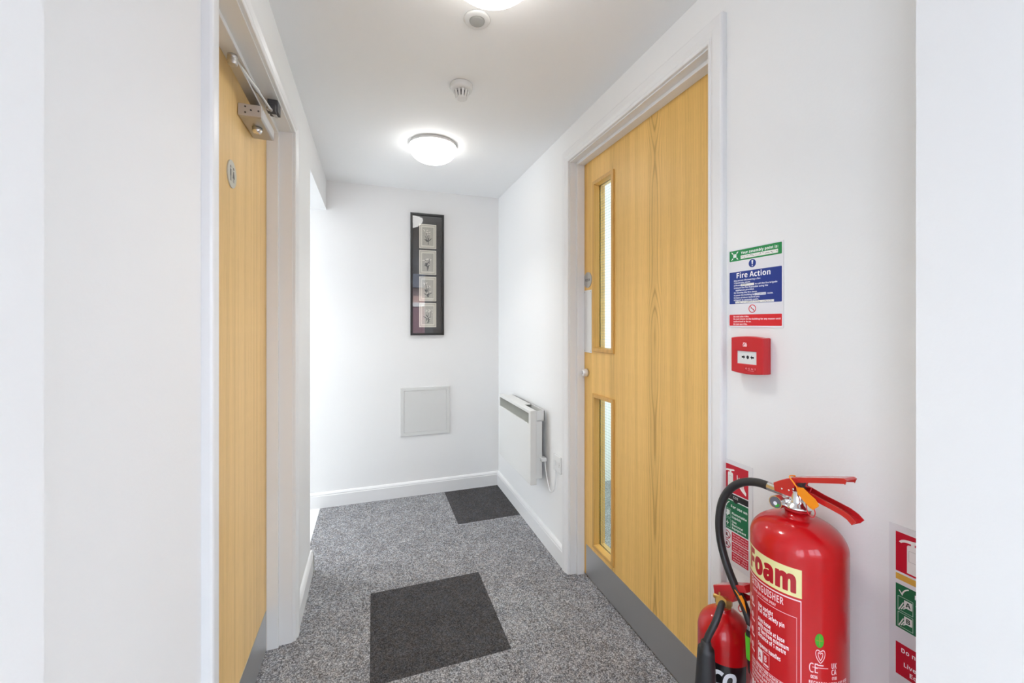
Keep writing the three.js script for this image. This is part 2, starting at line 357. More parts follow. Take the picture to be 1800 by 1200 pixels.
// door linings, stops and architraves
function doorTrim(o, s, wall, label) {
  const t = thing('trim_1'.replace('1', String(s < 0 ? 1 : 2))); structure(t, label, 'door frame');
  const d = (v) => wall + s * v;                                        // v metres into the wall
  mesh('lining', frameSweep([[0.012, d(0)], [0.040, d(0)], [0.040, d(T)], [0.012, d(T)]], o.near, o.far, o.top), M.gloss, t);
  const deep = Math.abs(o.leaf - wall);
  mesh('stop', frameSweep([[0.0012, d(deep - 0.040)], [0, d(deep - 0.0388)], [0, d(deep - 0.001)], [0.0125, d(deep - 0.001)], [0.0125, d(deep - 0.040)]], o.near, o.far, o.top), M.gloss, t);
  mesh('architrave', frameSweep([[0.017, d(0)], [0.017, d(-0.009)], [0.019, d(-0.011)], [0.027, d(-0.0125)], [0.029, d(-0.0105)], [0.031, d(-0.0125)], [0.042, d(-0.0175)], [0.050, d(-0.018)], [0.066, d(-0.018)], [0.070, d(-0.0165)], [0.072, d(-0.013)], [0.072, d(0)]], o.near, o.far, o.top), M.gloss, t);
}
doorTrim(L, -1, LW, 'white moulded frame round the washroom door');
doorTrim(R, 1, RW, 'white moulded frame round the glazed door');

// ------------------------------------------------------------------ washroom door with its closer
{
  const d = thing('door_1', L.leaf, 0, L.far - 0.008);
  structure(d, 'plain oak veneer washroom door with overhead closer', 'door');
  const at = (g) => g.translate(-L.leaf, 0, -(L.far - 0.008));
  const leafX = L.leaf;
  mesh('leaf', at(span(leafX - 0.044, leafX, 0.006, L.top + 0.008, L.far - 0.006, L.near + 0.006)), M.oakPlain, d);
  mesh('kick_plate', at(span(leafX, leafX + 0.0015, 0.008, 0.152, L.far + 0.004, L.near - 0.02)), M.steel, d);
  // round washroom sign
  {
    const c = onX(406, 306, leafX), [cv, g] = canvas(256, 256);
    g.fillStyle = '#cfc9ba'; g.fillRect(0, 0, 256, 256); g.fillStyle = '#4a473f';
    const person = (x, skirtOn) => {
      g.beginPath(); g.arc(x, 66, 15, 0, 7); g.fill();
      if (skirtOn) { g.beginPath(); g.moveTo(x - 10, 88); g.lineTo(x + 10, 88); g.lineTo(x + 30, 160); g.lineTo(x - 30, 160); g.fill(); g.fillRect(x - 12, 158, 9, 44); g.fillRect(x + 3, 158, 9, 44); }
      else { g.fillRect(x - 19, 86, 38, 66); g.fillRect(x - 17, 150, 14, 52); g.fillRect(x + 3, 150, 14, 52); }
    };
    person(82, false); person(172, true); g.fillRect(124, 52, 6, 152);
    const disc = new THREE.CylinderGeometry(0.038, 0.038, 0.003, 48); disc.rotateZ(-Math.PI / 2).rotateX(-Math.PI / 2);
    const s = mesh('washroom_sign', at(disc.translate(leafX + 0.0015, c.y, c.z)), std({ color: rgb(0.62, 0.60, 0.54), roughness: 0.4, metalness: 0.5 }), d);
    const face = new THREE.CircleGeometry(0.0365, 48); face.rotateY(Math.PI / 2);
    mesh('pictogram', at(face.translate(leafX + 0.0032, c.y, c.z)), printed(cv, { roughness: 0.4 }), s);
    s.userData.label = 'round washroom sign';
  }
  // overhead closer: body, end plate, spindle cap, folding arm, shoe
  const closer = new THREE.Group(); closer.name = 'door_closer'; closer.userData.label = 'silver overhead door closer with folding arm'; d.add(closer);
  const x0 = leafX, x1 = -0.312, y0 = 1.827, y1 = 1.864, zn = -1.389, zf = -1.556;
  mesh('body', at(span(x0, x1, y0, y1, zf, zn - 0.003, 0.006)), M.satin, closer);
  mesh('end_plate', at(span(x0 + 0.001, x1 - 0.001, y0 + 0.001, y1 - 0.001, zn - 0.004, zn, 0.0015)), std({ color: rgb(0.55, 0.52, 0.50), roughness: 0.45, metalness: 0.5 }), closer);
  for (const [a, b] of [[0.32, 0.74], [0.32, 0.28], [0.55, 0.5], [0.86, 0.5]]) mesh('screw', at(cyl(0.0025, 0.0025, 0.0015, x0 + (x1 - x0) * a, y0 + (y1 - y0) * b, zn + 0.0004, 'z', 14)), M.darkGrey, closer);
  mesh('spindle_cap', at(lathe([[0.0, -0.016], [0.010, -0.016], [0.0135, -0.012], [0.0145, 0], [0, 0.001]], 28).translate((x0 + x1) / 2 + 0.002, y0, zn - 0.075)), M.chrome, closer);
  const spindle = new THREE.Vector3(-0.338, 1.884, -1.452), elbow = new THREE.Vector3(-0.343, 1.896, -1.232), shoe = new THREE.Vector3(-0.309, 1.900, -1.490);
  mesh('spindle', at(cyl(0.011, 0.011, 0.026, spindle.x, 1.874, spindle.z)), M.satin, closer);
  const bar = (a, b, w0, w1, t) => {                                    // flat tapering link between two pivots
    const dir = b.clone().sub(a), len = dir.length(), p = [];
    for (let k = 0; k <= 10; k++) { const q = Math.PI / 2 + Math.PI * k / 10; p.push([Math.cos(q) * w0, Math.sin(q) * w0]); }
    for (let k = 0; k <= 10; k++) { const q = -Math.PI / 2 + Math.PI * k / 10; p.push([len + Math.cos(q) * w1, Math.sin(q) * w1]); }
    const g = outline(p, t, 0.0008), X = dir.clone().normalize(), Y = new THREE.Vector3(0, 1, 0).cross(X).normalize(), Z = X.clone().cross(Y);
    return uvMetres(g.translate(0, 0, -t / 2).applyMatrix4(new THREE.Matrix4().makeBasis(X, Y, Z)).translate(a.x, a.y, a.z));
  };
  mesh('arm', at(bar(spindle, elbow, 0.013, 0.0115, 0.006)), M.satin, closer);
  mesh('elbow', at(lathe([[0, -0.012], [0.009, -0.012], [0.0115, -0.010], [0.0115, 0.002], [0.0095, 0.003], [0.0095, 0.006], [0.0115, 0.007], [0.0115, 0.014], [0, 0.015]], 28).translate(elbow.x, elbow.y, elbow.z)), M.satin, closer);
  const mid = elbow.clone().lerp(shoe, 0.60), up = new THREE.Vector3(0, 0.006, 0);
  mesh('forearm', at(merge([rod(elbow.clone().add(up), mid.clone().add(up), 0.0085, 0.0075), rod(mid.clone().add(up), shoe, 0.0045, 0.0045)])), M.satin, closer);
  mesh('shoe', at(merge([span(-0.322, -0.296, 1.898, 1.921, -1.512, -1.486, 0.002), span(-0.322, -0.2915, 1.905, 1.9415, -1.545, -1.50, 0.002)])), M.darkGrey, closer);
  mesh('shoe_plate', at(bar(new THREE.Vector3(-0.312, 1.899, -1.478), new THREE.Vector3(-0.304, 1.906, -1.545), 0.007, 0.004, 0.003)), M.steel, closer);
}

// ------------------------------------------------------------------ glazed door
{
  const zFar = R.far - 0.006, zNear = R.near + 0.006, X = R.leaf;
  const d = thing('door_2', X, 0, zNear);
  structure(d, 'oak veneer fire door with two narrow wired glass panels', 'door');
  const at = (g) => g.translate(-X, 0, -zNear);
  const holes = [[1.507, 1.682, 1.086, 1.876], [1.507, 1.682, 0.174, 0.891]];    // -z from, to; y from, to
  const s = new THREE.Shape([[-zNear, 0.006], [-zFar, 0.006], [-zFar, R.top + 0.008], [-zNear, R.top + 0.008]].map(([a, b]) => new THREE.Vector2(a, b)));
  const inset = 0.012;
  for (const [a, b, c, e] of holes) s.holes.push(new THREE.Path([[a + inset, c + inset], [a + inset, e - inset], [b - inset, e - inset], [b - inset, c + inset]].map(([p, q]) => new THREE.Vector2(p, q))));
  const leaf = new THREE.ExtrudeGeometry(s, { depth: 0.044, bevelEnabled: false });
  const uv = leaf.attributes.uv; for (let i = 0; i < uv.count; i++) uv.setX(i, uv.getX(i) + zNear);   // grain measured from the hinge edge
  mesh('leaf', at(standX(leaf, X + 0.044)), M.oakGlazed, d);
  mesh('kick_plate', at(span(X - 0.0015, X, 0.008, 0.152, zFar + 0.022, zNear - 0.012)), M.steel, d);
  for (const [a, b, c, e] of holes) {
    const v = new THREE.Group(); v.name = 'vision_panel'; v.userData.label = 'narrow wired glass vision panel'; d.add(v);
    // glazing bead on both faces of the door: mitred rails and stiles, chamfered towards the glass
    for (const side of [-1, 1]) {
      const face = side < 0 ? X : X + 0.044, glassAt = X + 0.022 + side * 0.004;
      const prof = [[0, face + side * 0.0], [0, face + side * 0.006], [0.0025, face + side * 0.008], [0.015, face + side * 0.008], [0.0175, face + side * 0.006], [0.0205, glassAt], [0.0, glassAt]];
      const corners = (i) => [[a + i, c + i], [a + i, e - i], [b - i, e - i], [b - i, c + i]];
      for (let k = 0; k < 4; k++) {
        const pos = [], tri = (...w) => w.forEach((p) => pos.push(...p));
        const ring = (q) => prof.map(([i, x]) => { const [z, y] = corners(i)[q]; return [x, y, -z]; });
        const A = ring(k), B = ring((k + 1) % 4);
        for (let i = 0; i < prof.length; i++) { const j = (i + 1) % prof.length; if (side < 0) { tri(A[i], A[j], B[j]); tri(A[i], B[j], B[i]); } else { tri(A[i], B[j], A[j]); tri(A[i], B[i], B[j]); } }
        const g = new THREE.BufferGeometry(); g.setAttribute('position', new THREE.Float32BufferAttribute(pos, 3)); g.computeVertexNormals();
        mesh('bead', at(uvMetres(g)), M.oakEdge, v);
      }
    }
    mesh('glass', at(span(X + 0.019, X + 0.025, c + 0.014, e - 0.014, -(b - 0.014), -(a + 0.014))), M.wiredGlass, v);
    const w = []; const step = 0.0127;
    for (let z = a + 0.02; z < b - 0.016; z += step) w.push(new THREE.BoxGeometry(0.0008, e - c - 0.03, 0.0008).translate(X + 0.022, (c + e) / 2, -z));
    for (let y = c + 0.02; y < e - 0.016; y += step) w.push(new THREE.BoxGeometry(0.0008, 0.0008, b - a - 0.03).translate(X + 0.022, y, -(a + b) / 2));
    const wm = mesh('wire_mesh', at(merge(w)), M.wire, v); wm.userData.kind = 'stuff';
  }
  // push disc
  const [pc, pg] = canvas(256, 256); pg.fillStyle = '#b9b6b0'; pg.fillRect(0, 0, 256, 256); pg.fillStyle = '#3a3836'; pg.font = 'bold 62px sans-serif'; pg.textAlign = 'center'; pg.textBaseline = 'middle'; pg.fillText('PUSH', 128, 130);
  const disc = mesh('push_sign', at(cyl(0.0375, 0.0375, 0.002, X - 0.001, 1.425, -1.733, 'x', 48)), std({ color: rgb(0.48, 0.47, 0.45), roughness: 0.35, metalness: 0.7 }), d);
  const face = new THREE.CircleGeometry(0.0365, 48).rotateY(-Math.PI / 2).translate(X - 0.0022, 1.425, -1.733);
  mesh('lettering', at(face), printed(pc, { metalness: 0.4, roughness: 0.4 }), disc);
  disc.userData.label = 'round silver push disc';
  const plate = mesh('finger_plate', at(span(X - 0.002, X, 1.078, 1.376, -1.768, -1.697)), M.whitePlastic, d); plate.userData.label = 'white finger plate';
  for (const y of [1.086, 1.368]) for (const z of [-1.761, -1.704]) mesh('screw', at(cyl(0.0028, 0.0028, 0.0012, X - 0.0022, y, z, 'x', 12)), M.steel, plate);
  const lock = mesh('lock_cylinder', at(lathe([[0, 0.026], [0.012, 0.026], [0.0165, 0.022], [0.0185, 0.008], [0.019, 0], [0, 0]], 32).rotateZ(Math.PI / 2).translate(X, 0.981, -1.742)), std({ color: rgb(0.80, 0.80, 0.80), metalness: 0.5, roughness: 0.35 }), d);
  mesh('keyhole', at(span(X - 0.0266, X - 0.0255, 0.974, 0.988, -1.7435, -1.7405)), M.darkGrey, lock);
}

// ------------------------------------------------------------------ ceiling fittings
function ceilingLight(x, z, label, power = LAMP_POWER) {
  const t = thing('ceiling_light', x, CEIL, z);
  tag(t, label, 'ceiling light', { group: 'opal ceiling lights of the corridor' });
  mesh('base', lathe([[0, 0], [0.119, 0], [0.121, -0.002], [0.124, -0.015], [0.125, -0.017], [0.112, -0.018], [0, -0.018]], 64), M.whitePlastic, t);
  const pts = [[0.110, -0.0175], [0.120, -0.018]];
  for (let k = 1; k <= 14; k++) { const q = k / 14 * Math.PI / 2; pts.push([0.1245 * Math.cos(q) ** 0.9, -0.020 - 0.076 * Math.sin(q)]); }
  mesh('bowl', lathe(pts, 72), M.lampGlass, t);
  const l = new THREE.SpotLight(rgb(1, 0.992, 0.975), power, 0, 1.05, 1, 2);
  l.position.set(0, -0.106, 0); l.target.position.set(0, -1.106, 0); l.castShadow = true; l.shadow.radius = 4; t.add(l, l.target);
}
ceilingLight(0.303, -2.185, 'glowing opal bowl light on ceiling near the framed prints');
ceilingLight(0.292, -1.012, 'glowing opal bowl light on ceiling beside the round motion sensor');
ceilingLight(-0.92, -2.585, 'opal bowl light on ceiling of the side passage', 2.3);
{
  const t = thing('smoke_detector', 0.335, CEIL, -1.605);
  tag(t, 'white slotted smoke detector on ceiling between the bowl lights', 'smoke detector');
  mesh('base', lathe([[0, 0], [0.043, 0], [0.0445, -0.003], [0.0445, -0.016], [0.042, -0.023], [0.034, -0.027], [0, -0.027]], 56), M.whitePlastic, t);
  mesh('core', cyl(0.019, 0.014, 0.024, 0, -0.039, 0), M.darkGrey, t);
  for (let k = 0; k < 12; k++) { const g = new THREE.BoxGeometry(0.0085, 0.030, 0.003).rotateX(0.28).translate(0, 0, 0.0255).rotateY(k / 12 * Math.PI * 2).translate(0, -0.039, 0); mesh('rib', g, M.whitePlastic, t); }
  mesh('cap', lathe([[0, -0.049], [0.020, -0.049], [0.0225, -0.052], [0.021, -0.056], [0.016, -0.058], [0, -0.0585]], 48), M.whitePlastic, t);
}
{
  const t = thing('motion_sensor', 0.309, CEIL, -1.242);
  tag(t, 'round white motion sensor with grey lens set in ceiling', 'motion sensor');
  mesh('bezel', lathe([[0, 0], [0.040, 0], [0.041, -0.003], [0.037, -0.007], [0.026, -0.009], [0.024, -0.006], [0, -0.006]], 48), M.whitePlastic, t);
  mesh('lens', lathe([[0.0235, -0.006], [0.0225, -0.009], [0.018, -0.0105], [0, -0.0115]], 40), std({ color: rgb(0.42, 0.42, 0.40), roughness: 0.35 }), t);
}

// ------------------------------------------------------------------ framed prints
{
  const x0 = 0.253, x1 = 0.487, y0 = 1.135, y1 = 1.999, z = BW;
  const t = thing('picture_frame', (x0 + x1) / 2, y0, z);
  tag(t, 'tall black frame with four monochrome flower prints on end wall', 'framed picture');
  const at = (g) => g.translate(-(x0 + x1) / 2, -y0, -z), f = 0.013, dp = 0.022;
  const rail = (pts) => { const g = outline(pts, dp - 0.004, 0.0015); return uvMetres(g.translate(0, 0, z + 0.002)); };
  mesh('frame_rail', at(rail([[x0, y1], [x0 + f, y1 - f], [x1 - f, y1 - f], [x1, y1]].reverse())), M.blackPaint, t);
  mesh('frame_rail', at(rail([[x0, y0], [x1, y0], [x1 - f, y0 + f], [x0 + f, y0 + f]])), M.blackPaint, t);
  mesh('frame_stile', at(rail([[x0, y0], [x0 + f, y0 + f], [x0 + f, y1 - f], [x0, y1]])), M.blackPaint, t);
  mesh('frame_stile', at(rail([[x1, y0], [x1, y1], [x1 - f, y1 - f], [x1 - f, y0 + f]])), M.blackPaint, t);
  mesh('mount', at(span(x0 + 0.004, x1 - 0.004, y0 + 0.004, y1 - 0.004, z + 0.002, z + 0.008)), M.mat, t);
  const w = x1 - x0, h = y1 - y0;
  const rows = [[0.084, 0.285], [0.299, 0.500], [0.517, 0.720], [0.735, 0.935]];
  rows.forEach(([a, b], n) => {
    const [c, g] = canvas(256, 360), r = rng(70 + n);
    g.fillStyle = '#e6e1d4'; g.fillRect(0, 0, 256, 360);
    g.fillStyle = '#a8a49a'; g.fillRect(14, 14, 228, 332); g.fillStyle = '#d8d3c6'; g.fillRect(20, 20, 216, 320);
    g.strokeStyle = '#efece2'; g.lineWidth = 6; g.strokeRect(38, 40, 180, 280);
    g.fillStyle = '#bcb8ad'; g.fillRect(42, 44, 172, 272);
    for (let k = 0; k < 900; k++) { g.fillStyle = r() < 0.5 ? 'rgba(225,222,212,0.25)' : 'rgba(95,92,88,0.22)'; g.fillRect(42 + r() * 168, 44 + r() * 268, 2 + r() * 4, 1 + r() * 3); }
    const petal = (x, y, a0, l, wd, col) => { g.save(); g.translate(x, y); g.rotate(a0); g.fillStyle = col; g.beginPath(); g.moveTo(0, 0); g.quadraticCurveTo(wd, -l * 0.5, 0, -l); g.quadraticCurveTo(-wd, -l * 0.5, 0, 0); g.fill(); g.restore(); };
    const stem = (x, y, x2, y2) => { g.strokeStyle = '#3b3a39'; g.lineWidth = 5; g.beginPath(); g.moveTo(x, y); g.quadraticCurveTo((x + x2) / 2 + 18, (y + y2) / 2, x2, y2); g.stroke(); };
    const heads = [[[96, 96], [140, 130]], [[88, 150], [150, 128], [112, 210]], [[92, 104], [136, 140], [140, 226]], [[128, 110], [176, 112], [130, 220]]][n];
    for (const [x, y] of heads) { stem(128 + (r() - 0.5) * 20, 300, x, y); for (let k = 0; k < 7; k++) petal(x, y, k * 0.9 + r(), 30 + r() * 16, 13, k % 3 ? '#e6e2d8' : '#bdb9af'); g.fillStyle = '#3a3938'; g.beginPath(); g.arc(x + 4, y + 4, 6, 0, 7); g.fill(); }
    for (let k = 0; k < 8; k++) petal(128 + (r() - 0.5) * 40, 300 - r() * 90, (r() - 0.5) * 2.6, 46 + r() * 30, 12, ['#4b4a49', '#6d6b68', '#2f2e2e'][k % 3]);
    const px0 = x0 + w * 0.256, px1 = x0 + w * 0.771, py1 = y1 - h * a, py0 = y1 - h * b;
    const p = new THREE.BoxGeometry(px1 - px0, py1 - py0, 0.001).translate((px0 + px1) / 2, (py0 + py1) / 2, z + 0.0087);
    mesh('flower_print', at(p), printed(c, { roughness: 0.8 }), t);
  });
  mesh('glass', at(span(x0 + f - 0.002, x1 - f + 0.002, y0 + f - 0.002, y1 - f + 0.002, z + 0.012, z + 0.014)), M.pane, t);
}
// ------------------------------------------------------------------ access panel
{
  const x0 = 0.185, x1 = 0.53, y0 = 0.425, y1 = 0.763, z = BW, f = 0.022;
  const t = thing('access_panel', (x0 + x1) / 2, y0, z);
  tag(t, 'square off-white access hatch low on the end wall', 'access panel');
  const at = (g) => g.translate(-(x0 + x1) / 2, -y0, -z);
  const ring = new THREE.Shape([[x0, y0], [x1, y0], [x1, y1], [x0, y1]].map(([a, b]) => new THREE.Vector2(a, b)));
  ring.holes.push(new THREE.Path([[x0 + f, y0 + f], [x0 + f, y1 - f], [x1 - f, y1 - f], [x1 - f, y0 + f]].map(([a, b]) => new THREE.Vector2(a, b))));
  mesh('frame', at(new THREE.ExtrudeGeometry(ring, { depth: 0.005, bevelEnabled: true, bevelSize: 0.0012, bevelThickness: 0.0015, bevelSegments: 2 }).translate(0, 0, z + 0.0015)), M.panelPaint, t);
  mesh('hatch', at(span(x0 + f + 0.0015, x1 - f - 0.0015, y0 + f + 0.0015, y1 - f - 0.0015, z, z + 0.0065, 0.0015)), M.panelPaint, t);
  for (const y of [y0 + 0.07, y1 - 0.07]) mesh('hinge', at(span(x1 - f - 0.004, x1 - f + 0.003, y - 0.010, y + 0.010, z + 0.006, z + 0.0095, 0.001)), M.panelPaint, t);
  mesh('catch', at(span((x0 + x1) / 2 - 0.03, (x0 + x1) / 2 + 0.03, y1 - f - 0.024, y1 - f - 0.010, z + 0.005, z + 0.0085, 0.001)), M.panelPaint, t);
}
// ------------------------------------------------------------------ panel heater and its switch
{
  const t = thing('panel_heater', 0.85, 0.348, -2.32);
  tag(t, 'slim cream panel heater with grey outlet grille above skirting', 'heater');
  const at = (g) => g.translate(-0.85, -0.348, 2.32), zf = -2.60, zn = -2.04, y0 = 0.352, y1 = 0.744, X0 = 0.80;
  // front casing: a shallow tray with a long slot for the outlet
  const s = new THREE.Shape([[-zn, y0], [-zf, y0], [-zf, y1], [-zn, y1]].map(([a, b]) => new THREE.Vector2(a, b)));
  const gy0 = y1 - 0.075, gy1 = y1 - 0.012;
  s.holes.push(new THREE.Path([[-zn + 0.022, gy0], [-zn + 0.022, gy1], [-zf - 0.004, gy1], [-zf - 0.004, gy0]].map(([a, b]) => new THREE.Vector2(a, b))));
  mesh('front_casing', at(standX(new THREE.ExtrudeGeometry(s, { depth: 0.030, bevelEnabled: true, bevelSize: 0.003, bevelThickness: 0.003, bevelSegments: 3 }), X0 + 0.033)), M.heaterPaint, t);
  mesh('outlet', at(span(X0 + 0.012, X0 + 0.020, gy0 - 0.002, gy1 + 0.002, zf + 0.002, zn - 0.02)), M.grey, t);
  const n = 26; const slatShape = span(0, 0.010, 0, gy1 - gy0, -0.0012, 0.0012);
  for (let k = 0; k < n; k++) { const g = slatShape.clone().translate(X0 + 0.003, gy0, zf + 0.012 + (zn - zf - 0.045) * k / (n - 1)); mesh('grille_slat', at(g), M.grey, t); }
  mesh('rear_casing', at(span(X0 + 0.033, 0.876, y0 + 0.020, y1 - 0.055, zf + 0.01, zn - 0.012, 0.004)), M.heaterPaint, t);
  mesh('air_duct', at(merge([span(X0 + 0.033, 0.888, y1 - 0.056, y1 - 0.002, zn - 0.014, zn - 0.010), span(0.884, 0.888, y1 - 0.056, y1 - 0.002, zf + 0.02, zn - 0.010), span(X0 + 0.033, 0.888, y1 - 0.058, y1 - 0.054, zf + 0.02, zn - 0.010), span(X0 + 0.033, 0.888, y1 - 0.006, y1 - 0.002, zf + 0.02, zn - 0.20)])), M.heaterPaint, t);
  for (const y of [0.42, 0.62]) mesh('wall_bracket', at(span(0.876, RW, y, y + 0.02, -2.50, -2.14)), M.steel, t);
  mesh('cable_gland', at(span(0.862, 0.892, 0.470, 0.490, -2.062, -2.028, 0.004)), M.whitePlastic, t);
  const P = (x, y, z) => new THREE.Vector3(x, y, z);
  mesh('flex', at(tube([P(0.885, 0.474, -2.04), P(0.887, 0.42, -2.030), P(0.886, 0.365, -2.00), P(0.884, 0.335, -1.962), P(0.888, 0.352, -1.932), P(0.893, 0.41, -1.922), P(0.895, 0.462, -1.920)], 0.0035, 60)), M.whitePlastic, t);
}
{
  const t = thing('fused_switch', RW, 0.495, -1.912);
  tag(t, 'white fused switch plate on wall next to the panel heater', 'switch');
  mesh('plate', span(-0.010, 0, -0.043, 0.043, -0.043, 0.043, 0.003), M.whitePlastic, t);
  mesh('rocker', span(-0.014, -0.009, -0.012, 0.014, -0.030, -0.010, 0.002), M.whitePlastic, t);
  mesh('fuse_carrier', span(-0.0125, -0.009, -0.012, 0.014, 0.006, 0.030, 0.0015), M.whitePlastic, t);
  for (const z of [-0.034, 0.034]) mesh('screw', cyl(0.0028, 0.0028, 0.0012, -0.0104, 0.002, z, 'x', 12), M.steel, t);
}

// ------------------------------------------------------------------ notices on the wall
function sheet(name, zFar, zNear, y0, y1, cv, label, category, thick = 0.0016, group) {
  const t = thing(name, RW, y0, (zFar + zNear) / 2);
  tag(t, label, category, group ? { group } : {});
  const w = zNear - zFar, h = y1 - y0;
  mesh('backing', new THREE.BoxGeometry(thick, h, w).translate(-thick / 2, h / 2, 0), M.whitePlastic, t);
  mesh('print', new THREE.PlaneGeometry(w, h).rotateY(-Math.PI / 2).translate(-thick - 0.0002, h / 2, 0), printed(cv, { roughness: 0.35 }), t);
  return t;
}
function block(g, x, y, w, h, col, r = 6) { g.fillStyle = col; g.beginPath(); g.roundRect ? g.roundRect(x, y, w, h, r) : g.rect(x, y, w, h); g.fill(); }
function words(g, s, x, y, px, col = '#fff', weight = 'bold', width) { g.font = `${weight} ${px}px sans-serif`; g.fillStyle = col; g.textAlign = 'left'; g.textBaseline = 'alphabetic'; if (!width) { g.fillText(s, x, y); return; } g.save(); g.translate(x, y); g.scale(width / g.measureText(s).width, 1); g.fillText(s, 0, 0); g.restore(); }
function scribble(g, x, y, w, h, seed, col = '#333') {
  const r = rng(seed); g.strokeStyle = col; g.lineWidth = Math.max(1.5, h * 0.13); g.beginPath(); let px = x; g.moveTo(px, y + h * 0.5);
  while (px < x + w) { const nx = px + h * (0.18 + r() * 0.3); if (r() < 0.18) { px = nx + h * 0.3; g.moveTo(px, y + h * r()); continue; } g.lineTo(nx, y + h * (0.1 + 0.8 * r())); px = nx; } g.stroke();
}
{
  const W = 750, H = 1000, [c, g] = canvas(W, H);
  g.fillStyle = '#e9e8ec'; g.fillRect(0, 0, W, H);
  const m = 18, iw = W - 2 * m;
  block(g, m, 14, iw, 136, '#1f8a4c', 10);
  g.fillStyle = '#fff';
  for (const [x, y, dx, dy] of [[52, 34, 1, 1], [146, 34, -1, 1], [52, 130, 1, -1], [146, 130, -1, -1]]) { g.beginPath(); g.moveTo(x + dx * 24, y + dy * 24); g.lineTo(x + dx * 2, y + dy * 18); g.lineTo(x + dx * 18, y + dy * 2); g.fill(); g.save(); g.translate(x, y); g.rotate(Math.atan2(dy, dx)); g.fillRect(-4, -5, 22, 10); g.restore(); }
  for (const x of [84, 100, 116]) { g.beginPath(); g.arc(x, 66, 8, 0, 7); g.fill(); g.fillRect(x - 7, 74, 14, 30); }
  words(g, 'Your assembly point is:', 190, 72, 47, '#fff', 'bold', 500);
  block(g, 186, 88, 500, 44, '#eceae6', 2); scribble(g, 200, 94, 470, 30, 5, '#4a4a4a');
  g.fillStyle = '#17358a'; g.beginPath(); g.arc(352, 208, 50, 0, 7); g.fill();
  g.fillStyle = '#fff'; g.beginPath(); g.moveTo(340, 172); g.lineTo(364, 172); g.lineTo(358, 222); g.lineTo(346, 222); g.fill(); g.beginPath(); g.arc(352, 238, 8, 0, 7); g.fill();
  block(g, m, 290, iw, 410, '#17358a', 10);
  words(g, 'Fire Action', 118, 372, 92, '#fff', 'bold', 480);
  const t = (s, x, y) => words(g, s, x, y, 27, '#fff');
  t('Any person discovering a fire', 84, 412); t('1 Sound the alarm.', 84, 442); t('2 Phone', 84, 474); block(g, 188, 450, 190, 30, '#ecebe6', 2); scribble(g, 200, 454, 60, 20, 9); t('to call the fire brigade', 388, 474);
  t('3 Attack the fire if possible using the', 84, 506); t('appliances provided.', 110, 536);
  t('On hearing the fire alarm', 84, 568); t('4 Leave the building by', 84, 600); block(g, 384, 576, 150, 30, '#d5d8e2', 2); scribble(g, 398, 580, 120, 20, 12); t('route.', 548, 600);
  t('5 Close all doors behind you.', 84, 632); t('6 Report to assembly point.', 84, 662); block(g, 106, 668, 530, 27, '#ecebe6', 2); scribble(g, 116, 671, 500, 19, 14);
  g.strokeStyle = '#d32532'; g.lineWidth = 10; g.beginPath(); g.arc(352, 768, 46, 0, 7); g.stroke(); g.strokeStyle = '#333'; g.lineWidth = 5; g.beginPath(); g.moveTo(330, 760); g.lineTo(374, 778); g.stroke(); g.strokeStyle = '#d32532'; g.lineWidth = 9; g.beginPath(); g.moveTo(320, 734); g.lineTo(384, 802); g.stroke();
  block(g, m, 838, iw, 142, '#dd1f2b', 10);
  t('Do not take risks.', 78, 872); t('Do not return to the building for any reason until', 78, 904); t('authorised to do so.', 78, 936); t('Do not use lifts.', 78, 968);
  sheet('fire_action_notice', -0.848, -0.693, 1.206, 1.410, c, 'fire action notice with green, blue and red blocks above call point', 'notice');
}
function extinguisherIcon(g, x, y, s) {
  g.fillStyle = '#f4f2ee';
  g.beginPath(); g.moveTo(x + 0.30 * s, y + 0.32 * s); g.quadraticCurveTo(x + 0.30 * s, y + 0.22 * s, x + 0.42 * s, y + 0.22 * s); g.lineTo(x + 0.58 * s, y + 0.22 * s); g.quadraticCurveTo(x + 0.70 * s, y + 0.22 * s, x + 0.70 * s, y + 0.32 * s); g.lineTo(x + 0.70 * s, y + 1.35 * s); g.lineTo(x + 0.30 * s, y + 1.35 * s); g.fill();
  g.fillRect(x + 0.44 * s, y + 0.08 * s, 0.13 * s, 0.16 * s);
  g.beginPath(); g.moveTo(x + 0.02 * s, y + 0.22 * s); g.quadraticCurveTo(x + 0.1 * s, y + 0.06 * s, x + 0.40 * s, y + 0.04 * s); g.lineTo(x + 0.78 * s, y - 0.02 * s); g.lineTo(x + 0.82 * s, y + 0.06 * s); g.lineTo(x + 0.5 * s, y + 0.16 * s); g.quadraticCurveTo(x + 0.2 * s, y + 0.14 * s, x + 0.10 * s, y + 0.26 * s); g.fill();
  g.strokeStyle = '#c0c0be'; g.lineWidth = 2; g.strokeRect(x + 0.37 * s, y + 0.45 * s, 0.26 * s, 0.42 * s);
}
function flames(g, x, y, s) {
  g.strokeStyle = '#f4f2ee'; g.lineWidth = 0.10 * s; g.lineCap = 'round';
  for (let k = 0; k < 4; k++) { const q = s * (0.9 - k * 0.2); g.beginPath(); g.moveTo(x + s - q, y + s * 0.2 * k * 0.8); g.quadraticCurveTo(x + s - q * 1.05, y + s * (1.0 - k * 0.02), x + s, y + s * (1.45 - k * 0.06)); g.stroke(); }
}
const tick = (g, x, y, s) => { g.strokeStyle = '#f4f2ee'; g.lineWidth = s * 0.16; g.lineCap = 'round'; g.beginPath(); g.moveTo(x, y + s * 0.55); g.lineTo(x + s * 0.3, y + s * 0.95); g.quadraticCurveTo(x + s * 0.45, y + s * 0.3, x + s, y); g.stroke(); };
const RED = '#c8102e', GREEN = '#0f6b43';
